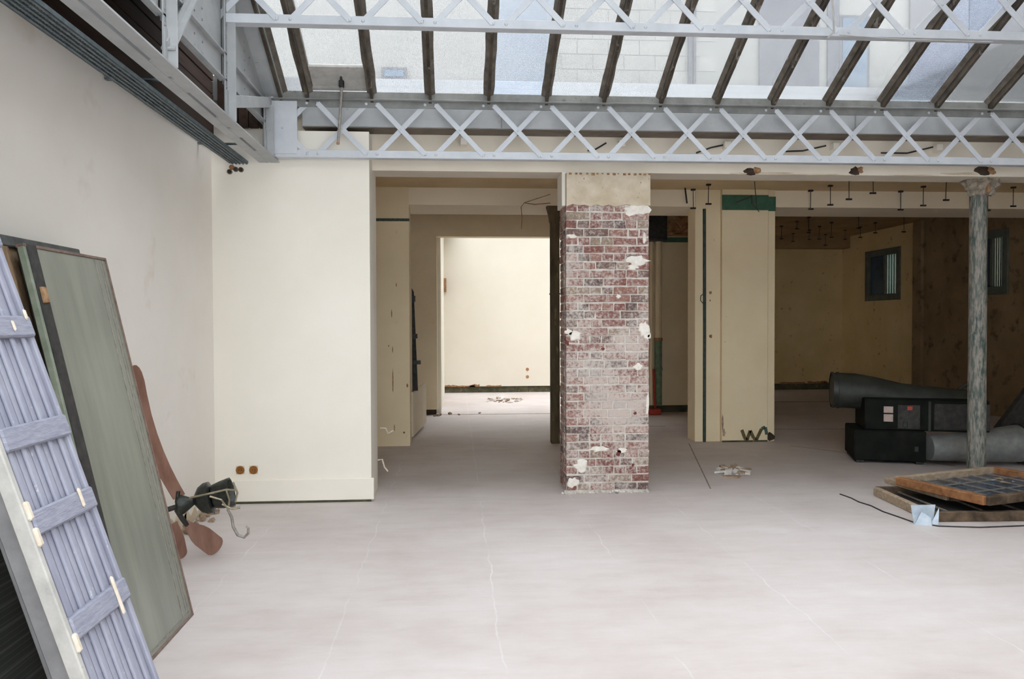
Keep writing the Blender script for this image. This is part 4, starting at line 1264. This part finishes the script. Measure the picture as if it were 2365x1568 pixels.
blade((-1.80, 5.30, 0.42), (-2.035, 5.20, 1.285), (0.55, 0.7, 0.1), 0.085, 0.105, sag=(-0.045, 0, -0.03)).build('blade', 'fan_wood', fan)
blade((-1.775, 5.33, 0.24), (-1.585, 5.42, 0.035), (0.55, 0.45, 0.55), 0.05, 0.135).build('blade', 'fan_wood', fan)
blade((-1.82, 5.26, 0.26), (-1.795, 5.32, 0.012), (0.6, 0.6, 0.1), 0.045, 0.085).build('blade', 'fan_wood', fan)
ax = Vector((0.93, 0.10, 0.20)).normalized()
Q = ax.to_track_quat('Z', 'Y').to_matrix().to_4x4()
Q.translation = hub
smooth_by_angle(MB().lathe(Q, [(0.0005, 0.02), (0.055, 0.02), (0.066, 0.035), (0.062, 0.055), (0.035, 0.10), (0.020, 0.125), (0.0005, 0.125)], 24).build('canopy', 'fan_metal', fan))
smooth_by_angle(MB().lathe(Q, [(0.020, 0.12), (0.050, 0.14), (0.085, 0.165), (0.103, 0.20), (0.104, 0.232), (0.090, 0.236), (0.070, 0.24), (0.0005, 0.24)], 28).build('motor_bell', 'fan_metal', fan))
smooth_by_angle(MB().lathe(Q, [(0.060, 0.24), (0.078, 0.25), (0.090, 0.30), (0.098, 0.355), (0.099, 0.365), (0.090, 0.362), (0.07, 0.30), (0.0005, 0.29)], 28).build('lower_bell', 'fan_metal', fan))
MB().tube([hub + Vector((-0.06, -0.05, -0.02)), hub + ax * 0.13], 0.017, 10).build('blade_iron', 'black_iron', fan)
MB().tube([hub + Vector((0.02, -0.02, -0.02)), Vector((-1.79, 5.31, 0.28)), Vector((-1.765, 5.335, 0.225))], 0.016, 10).build('blade_iron', 'black_iron', fan)
MB().tube([hub + Vector((0.02, -0.02, 0.03)), Vector((-1.80, 5.29, 0.46))], 0.012, 10).build('blade_iron', 'fan_metal', fan)
for pts in (((0.13, -0.10, 0.075), (0.24, -0.13, 0.10), (0.36, -0.11, 0.125), (0.40, -0.06, 0.11)), ((0.26, -0.12, 0.085), (0.33, -0.11, 0.06), (0.37, -0.09, -0.01)), ((0.36, -0.11, 0.125), (0.375, -0.09, 0.05), (0.36, -0.08, -0.02)),
            ((0.33, -0.10, 0.03), (0.39, -0.09, -0.005), (0.44, -0.08, 0.0)), ((0.39, -0.06, 0.16), (0.415, -0.05, 0.09), (0.40, -0.05, 0.03))):
    MB().tube([hub + Vector(p) for p in pts], 0.0065, 8).build('bracket_arm', 'fan_brass', fan)
pts = [(0.36, -0.08, -0.01), (0.385, -0.08, -0.06), (0.395, -0.085, -0.12), (0.425, -0.09, -0.175), (0.465, -0.09, -0.19), (0.492, -0.09, -0.165), (0.492, -0.09, -0.13), (0.478, -0.09, -0.118)]
MB().tube([hub + Vector(p) for p in pts], [0.008, 0.0085, 0.009, 0.0095, 0.0095, 0.009, 0.008, 0.006], 10).build('hook', 'lead_wire', fan)

# rubble along the foot of the left wall near the fan
rm = MB()
for k in range(60):
    y = random.uniform(5.5, 6.85)
    x = XL + abs(random.gauss(0, 0.06)) + 0.01
    s = random.uniform(0.01, 0.035)
    rm.cbox(Matrix.Translation((x, y, s * 0.4)) @ Euler((random.random() * 3, random.random() * 3, random.random() * 3)).to_matrix().to_4x4(), s * 1.4, s, s * 0.8)
tag(rm.build('plaster_rubble', 'rubble_brown'), 'crumbs of plaster along the foot of the left wall', 'rubble', kind='stuff')
for k, (y0, y1, h) in enumerate(((5.55, 6.2, 0.16), (6.15, 6.93, 0.12))):
    n = 10
    pts = [(XL + 0.001, y0 + (y1 - y0) * i / n, h * random.uniform(0.3, 1.0)) for i in range(n + 1)]
    MB().prism([(XL + 0.001, y0, 0)] + pts + [(XL + 0.001, y1, 0)], (0.006, 0, 0)).build('broken_edge', 'plaster_cap', wl)

# ================================================================== loose things at the right
# debris on the floor
def debris(cx, cy, rx, ry, n, smin, smax, name, mats, label):
    g = thing(name, label, 'rubble', (cx, cy, 0))
    for mt in mats:
        m = MB()
        for k in range(n // len(mats)):
            a = random.random() * 6.28
            r = math.sqrt(random.random())
            s = random.uniform(smin, smax)
            m.cbox(Matrix.Translation((cx + rx * r * math.cos(a), cy + ry * r * math.sin(a), s * 0.22)) @ Euler((random.uniform(-.35, .35), random.uniform(-.35, .35), random.random() * 3)).to_matrix().to_4x4(),
                   s * random.uniform(1.0, 2.0), s, s * 0.35)
        o = m.build('fragments', mt, g)
        o['kind'] = 'stuff'
    return g


debris(2.84, 8.0, 0.17, 0.22, 44, 0.02, 0.075, 'plaster_debris', ('rubble_white', 'rubble_brown'), 'small heap of white plaster and paper scraps on the floor before the wide pilaster')
pl = MB()
pl.prism([(2.62, 7.68, 0.0), (2.74, 7.64, 0.0), (2.82, 7.67, 0.0), (2.80, 7.72, 0.0), (2.68, 7.74, 0.0)], (0, 0, 0.02))
tag(pl.build('plaster_chunk', 'rubble_brown'), 'flat brown chunk lying just before the white scrap heap', 'rubble')
debris(0.95, 15.7, 0.38, 0.5, 50, 0.02, 0.06, 'swept_debris', ('rubble_brown', 'rubble_white'), 'small swept heap of debris on the floor of the bright room')
fs_ = MB()
for (x, y, s) in ((-0.10, 13.4, 0.05), (0.05, 13.3, 0.03), (-0.28, 13.2, 0.06), (0.4, 13.5, 0.03), (-0.35, 13.15, 0.04)):
    fs_.cbox(Matrix.Translation((x, y, s * 0.35)) @ Euler((0.3, 0.2, x * 9)).to_matrix().to_4x4(), s * 1.3, s, s * 0.7, s * 0.15)
tag(fs_.build('threshold_rubble', 'rubble_brown'), 'bits of rubble on the threshold of the tall opening', 'rubble', kind='stuff')

# stacked window sashes lying on the floor
def floor_sash(name, label, corners, z0, h, w, mats, bars=True):
    """corners: near-left, near-right, far-right, far-left (x, y)"""
    c = [Vector((x, y, 0)) for x, y in corners]
    cen = sum(c, Vector()) / 4
    g = thing(name, label, 'window sash', (cen.x, cen.y, z0), 'old sashes stacked on the floor')
    for i in range(4):
        a, b_ = c[i], c[(i + 1) % 4]
        a = a + Vector((0, 0, z0 + h / 2)); b2_ = b_ + Vector((0, 0, z0 + h / 2))
        MB().bar(a, b2_, w, h, (0, 0, 1), 0.005).build('frame_rail', mats[i], g)
    return g, c


s1, c1 = floor_sash('window_sash', 'lowest of the old wooden sashes lying on the floor at the right', [(3.66, 5.88), (5.25, 5.80), (5.3, 6.72), (3.72, 6.80)], 0.0, 0.075, 0.05,
                    ('sash_wood_dark', 'sash_wood_dark', 'sash_wood_dark', 'sash_wood_pale'))
MB().box(3.70, 5.2, 5.9, 6.7, 0.02, 0.028).build('backing_board', 'black_iron', s1)
for k in range(4):
    x = 3.86 + k * 0.3
    MB().bar((x, 5.9, 0.045), (x + 0.02, 6.72, 0.045), 0.012, 0.012).build('lead_came', 'lead_wire', s1)
s3, c3 = floor_sash('window_sash', 'middle sash of the stack, only its pale end rail showing', [(4.02, 6.22), (5.35, 6.05), (5.42, 6.98), (3.90, 6.95)], 0.078, 0.05, 0.05,
                    ('sash_wood_dark', 'sash_wood_dark', 'sash_wood_pale', 'sash_wood_pale'))
s2, c2 = floor_sash('window_sash', 'topmost orange brown sash of the stack, with broken leaded glass', [(4.06, 5.82), (5.25, 6.20), (4.95, 7.00), (3.82, 6.62)], 0.130, 0.07, 0.06,
                    ('sash_wood_dark', 'sash_wood_orange', 'sash_wood_pale', 'sash_wood_orange'))
nl, nr, frr, fll = [v.copy() for v in c2]


def on_sash(u, v, z):
    p = nl.lerp(nr, u).lerp(fll.lerp(frr, u), v)
    return Vector((p.x, p.y, z))


MB().prism([on_sash(0.02, 0.03, 0.140), on_sash(0.98, 0.03, 0.140), on_sash(0.98, 0.97, 0.140), on_sash(0.02, 0.97, 0.140)], (0, 0, 0.005)).build('pane_dark', 'facade_glass', s2)
for k in range(1, 6):
    MB().bar(on_sash(k / 6, 0.03, 0.156), on_sash(k / 6 + 0.03, 0.97, 0.156), 0.010, 0.010).build('lead_came', 'lead_wire', s2)
for k in range(1, 3):
    MB().bar(on_sash(0.03, k / 3, 0.158), on_sash(0.97, k / 3 + 0.02, 0.158), 0.010, 0.008).build('lead_came', 'lead_wire', s2)
for k in range(12):
    u, v = random.uniform(0.1, 0.85), random.uniform(0.1, 0.85)
    p = [on_sash(u + random.uniform(-.05, .05), v + random.uniform(-.07, .07), 0.150 + random.uniform(0, 0.012)) for _ in range(3)]
    MB().prism(p, (0, 0, 0.003)).build('glass_shard', 'sash_wood_pale' if k % 4 == 0 else ('bracket_blue' if k % 4 == 1 else 'sash_wood_dark'), s2)

bb = thing('metal_bracket', 'small pale blue folded metal bracket standing before the lowest sash', 'bracket', (3.55, 5.84, 0))
MB().prism([(3.475, 5.80, 0.0), (3.625, 5.80, 0.0), (3.65, 5.81, 0.145), (3.455, 5.81, 0.145)], (0, 0.006, 0)).build('back_plate', 'bracket_blue', bb)
MB().prism([(3.48, 5.80, 0.0), (3.58, 5.74, 0.0), (3.575, 5.745, 0.06), (3.52, 5.78, 0.10)], (0.006, 0.004, 0)).build('fold', 'bracket_blue', bb)
MB().prism([(3.60, 5.79, 0.0), (3.65, 5.77, 0.0), (3.66, 5.78, 0.13)], (0.004, 0.006, 0)).build('fold', 'bracket_blue', bb)
cb = MB().tube([(3.42, 6.86, 0.004), (3.44, 6.70, 0.004), (3.43, 6.55, 0.004), (3.46, 6.40, 0.004), (3.45, 6.20, 0.004), (3.48, 6.0, 0.004), (3.50, 5.85, 0.004), (3.62, 5.72, 0.004), (3.9, 5.66, 0.004), (4.3, 5.68, 0.004), (4.9, 5.62, 0.004)], 0.006, 6)
tag(cb.build('floor_cable', 'black_iron'), 'thin black cable snaking on the floor around the stacked sashes', 'cable')

# ------------------------------------------------------------------ hot air blower
HF_ = Matrix.Translation((4.86, 8.55, 0)) @ Matrix.Rotation(R(-18), 4, 'Z')
ht = thing('air_blower', 'dark industrial hot air blower with metal ducts in the shade at the right', 'heater', (4.86, 8.55, 0))


def hb(x0, x1, y0, y1, z0, z1, nm, mat, c=0.012, parent=None):
    m = MB()
    m.cbox(HF_ @ Matrix.Translation(((x0 + x1) / 2, (y0 + y1) / 2, (z0 + z1) / 2)), x1 - x0, y1 - y0, z1 - z0, c)
    return m.build(nm, mat, parent or ht)


hb(-0.44, 0.28, -0.30, 0.35, 0.03, 0.36, 'base_cabinet', 'heater_paint')
hb(-0.42, -0.34, -0.28, 0.33, 0.0, 0.03, 'skid', 'black_iron', 0.003)
hb(0.18, 0.26, -0.28, 0.33, 0.0, 0.03, 'skid', 'black_iron', 0.003)
ub = hb(-0.33, 0.90, -0.26, 0.34, 0.36, 0.70, 'burner_cabinet', 'heater_paint')
hb(0.36, 0.90, -0.266, -0.25, 0.38, 0.66, 'side_panel', 'black_iron', 0.004)
hb(0.30, 0.33, -0.275, -0.25, 0.36, 0.68, 'corner_post', 'heater_grey', 0.004)
cp = hb(0.0, 0.22, -0.268, -0.25, 0.38, 0.64, 'control_panel', 'black_iron', 0.004)
hb(0.095, 0.145, -0.274, -0.266, 0.585, 0.625, 'warning_label', 'label_red', 0.001, cp)
hb(0.05, 0.10, -0.276, -0.266, 0.40, 0.46, 'dial', 'heater_grey', 0.006, cp)
hb(0.0, 0.004, -0.272, -0.266, 0.38, 0.64, 'edge_strip', 'heater_grey', 0.0, cp)
hb(0.216, 0.22, -0.272, -0.266, 0.38, 0.64, 'edge_strip', 'heater_grey', 0.0, cp)
hb(-0.14, -0.045, -0.264, -0.25, 0.55, 0.62, 'label', 'label_pale', 0.001)
hb(-0.14, -0.045, -0.264, -0.25, 0.455, 0.535, 'label', 'label_pale', 0.001)
hb(0.16, 0.20, -0.308, -0.295, 0.14, 0.20, 'latch', 'heater_grey', 0.003)
# big duct mouth pointing left on top
m = MB()
path = [HF_ @ Vector(p) for p in ((-0.62, 0.10, 0.76), (-0.55, 0.10, 0.76), (-0.40, 0.10, 0.755), (-0.20, 0.10, 0.73), (0.10, 0.10, 0.68), (0.90, 0.10, 0.62))]
m.tube(path, [0.195, 0.20, 0.20, 0.19, 0.17, 0.15], 24, caps=False)
inner = [HF_ @ Vector(p) for p in ((-0.62, 0.10, 0.76), (-0.35, 0.10, 0.755))]
m.tube(inner, [0.175, 0.16], 24, caps=True)
smooth_by_angle(m.build('duct_body', 'heater_grey', ht))
for x in (-0.615, -0.56):
    q = HF_ @ Matrix.Translation((x, 0.10, 0.76)) @ Matrix.Rotation(R(90), 4, 'Y')
    smooth_by_angle(MB().lathe(q, [(0.196, -0.012), (0.209, -0.01), (0.209, 0.01), (0.196, 0.012)], 24).build('duct_ring', 'heater_grey', ht))
# zinc duct flaring to the right
m = MB()
path = [Vector(p) for p in ((5.03, 8.15, 0.195), (5.5, 8.12, 0.20), (6.02, 8.10, 0.235))]
m.tube(path, [0.135, 0.165, 0.20], 24, caps=True)
smooth_by_angle(m.build('flared_duct', 'duct_zinc', ht))
m = MB()
m.tube([Vector((6.0, 8.10, 0.235)), Vector((6.14, 8.10, 0.24))], [0.215, 0.225], 24, caps=True)
smooth_by_angle(m.build('duct_collar', 'black_iron', ht))
MB().tube([HF_ @ Vector((0.62, 0.2, 0.66)), HF_ @ Vector((0.75, 0.2, 0.80)), HF_ @ Vector((0.92, 0.2, 0.92))], 0.025, 8).build('flue_pipe', 'black_iron', ht)
db = MB()
db.prism([(6.0, 8.75, 0.0), (7.0, 8.75, 0.0), (7.0, 8.75, 1.15), (6.75, 8.75, 0.95)], (0, 0.08, 0))
tag(db.build('leaning_board', 'black_iron'), 'black board leaning in the dark behind the blower', 'board')

# ================================================================== outside, behind the glass
fc = thing('neighbour_facade', 'pale rendered building seen blurred through the roof glass', 'building', (3.0, 10.6, 3.66))
MB().box(-6, 14, 10.6, 11.0, 3.66, 6.15).build('wall', 'facade_white', fc)
# painted block wall patch
for r_ in range(7):
    for k in range(5):
        x = 1.22 + k * 0.42 + (0.21 if r_ % 2 else 0)
        z = 4.72 + r_ * 0.20
        MB().box(x, x + 0.405, 10.594, 10.6, z, z + 0.187).build('block', 'facade_block', fc)
MB().box(1.15, 3.12, 10.54, 10.6, 4.60, 4.70).build('ledge', 'facade_block', fc)
for x in (3.13, 3.20):
    MB().box(x, x + 0.035, 10.55, 10.6, 3.66, 6.1).build('down_pipe', 'facade_grey', fc)
for (x0, x1, z0, z1, mt) in ((4.11, 4.94, 4.62, 6.1, 'facade_grey'), (5.06, 5.22, 4.66, 6.1, 'facade_grey'), (6.22, 7.05, 4.5, 6.1, 'facade_lilac'), (7.07, 9.6, 4.5, 6.1, 'facade_grey')):
    MB().box(x0, x1, 10.56, 10.6, z0, z1).build('bay', mt, fc)
for (x0, x1, z0, z1) in ((5.22, 5.64, 4.62, 5.7), (-0.20, 0.42, 4.45, 4.72), (-0.95, -0.62, 4.72, 4.88)):
    w_ = MB().box(x0, x1, 10.55, 10.58, z0, z1).build('window', 'facade_grey', fc)
    MB().box(x0 + 0.04, x1 - 0.04, 10.54, 10.55, z0 + 0.04, z1 - 0.04).build('pane', 'facade_glass', w_)

for o in bpy.data.objects:
    if '_o' in o:
        del o['_o']
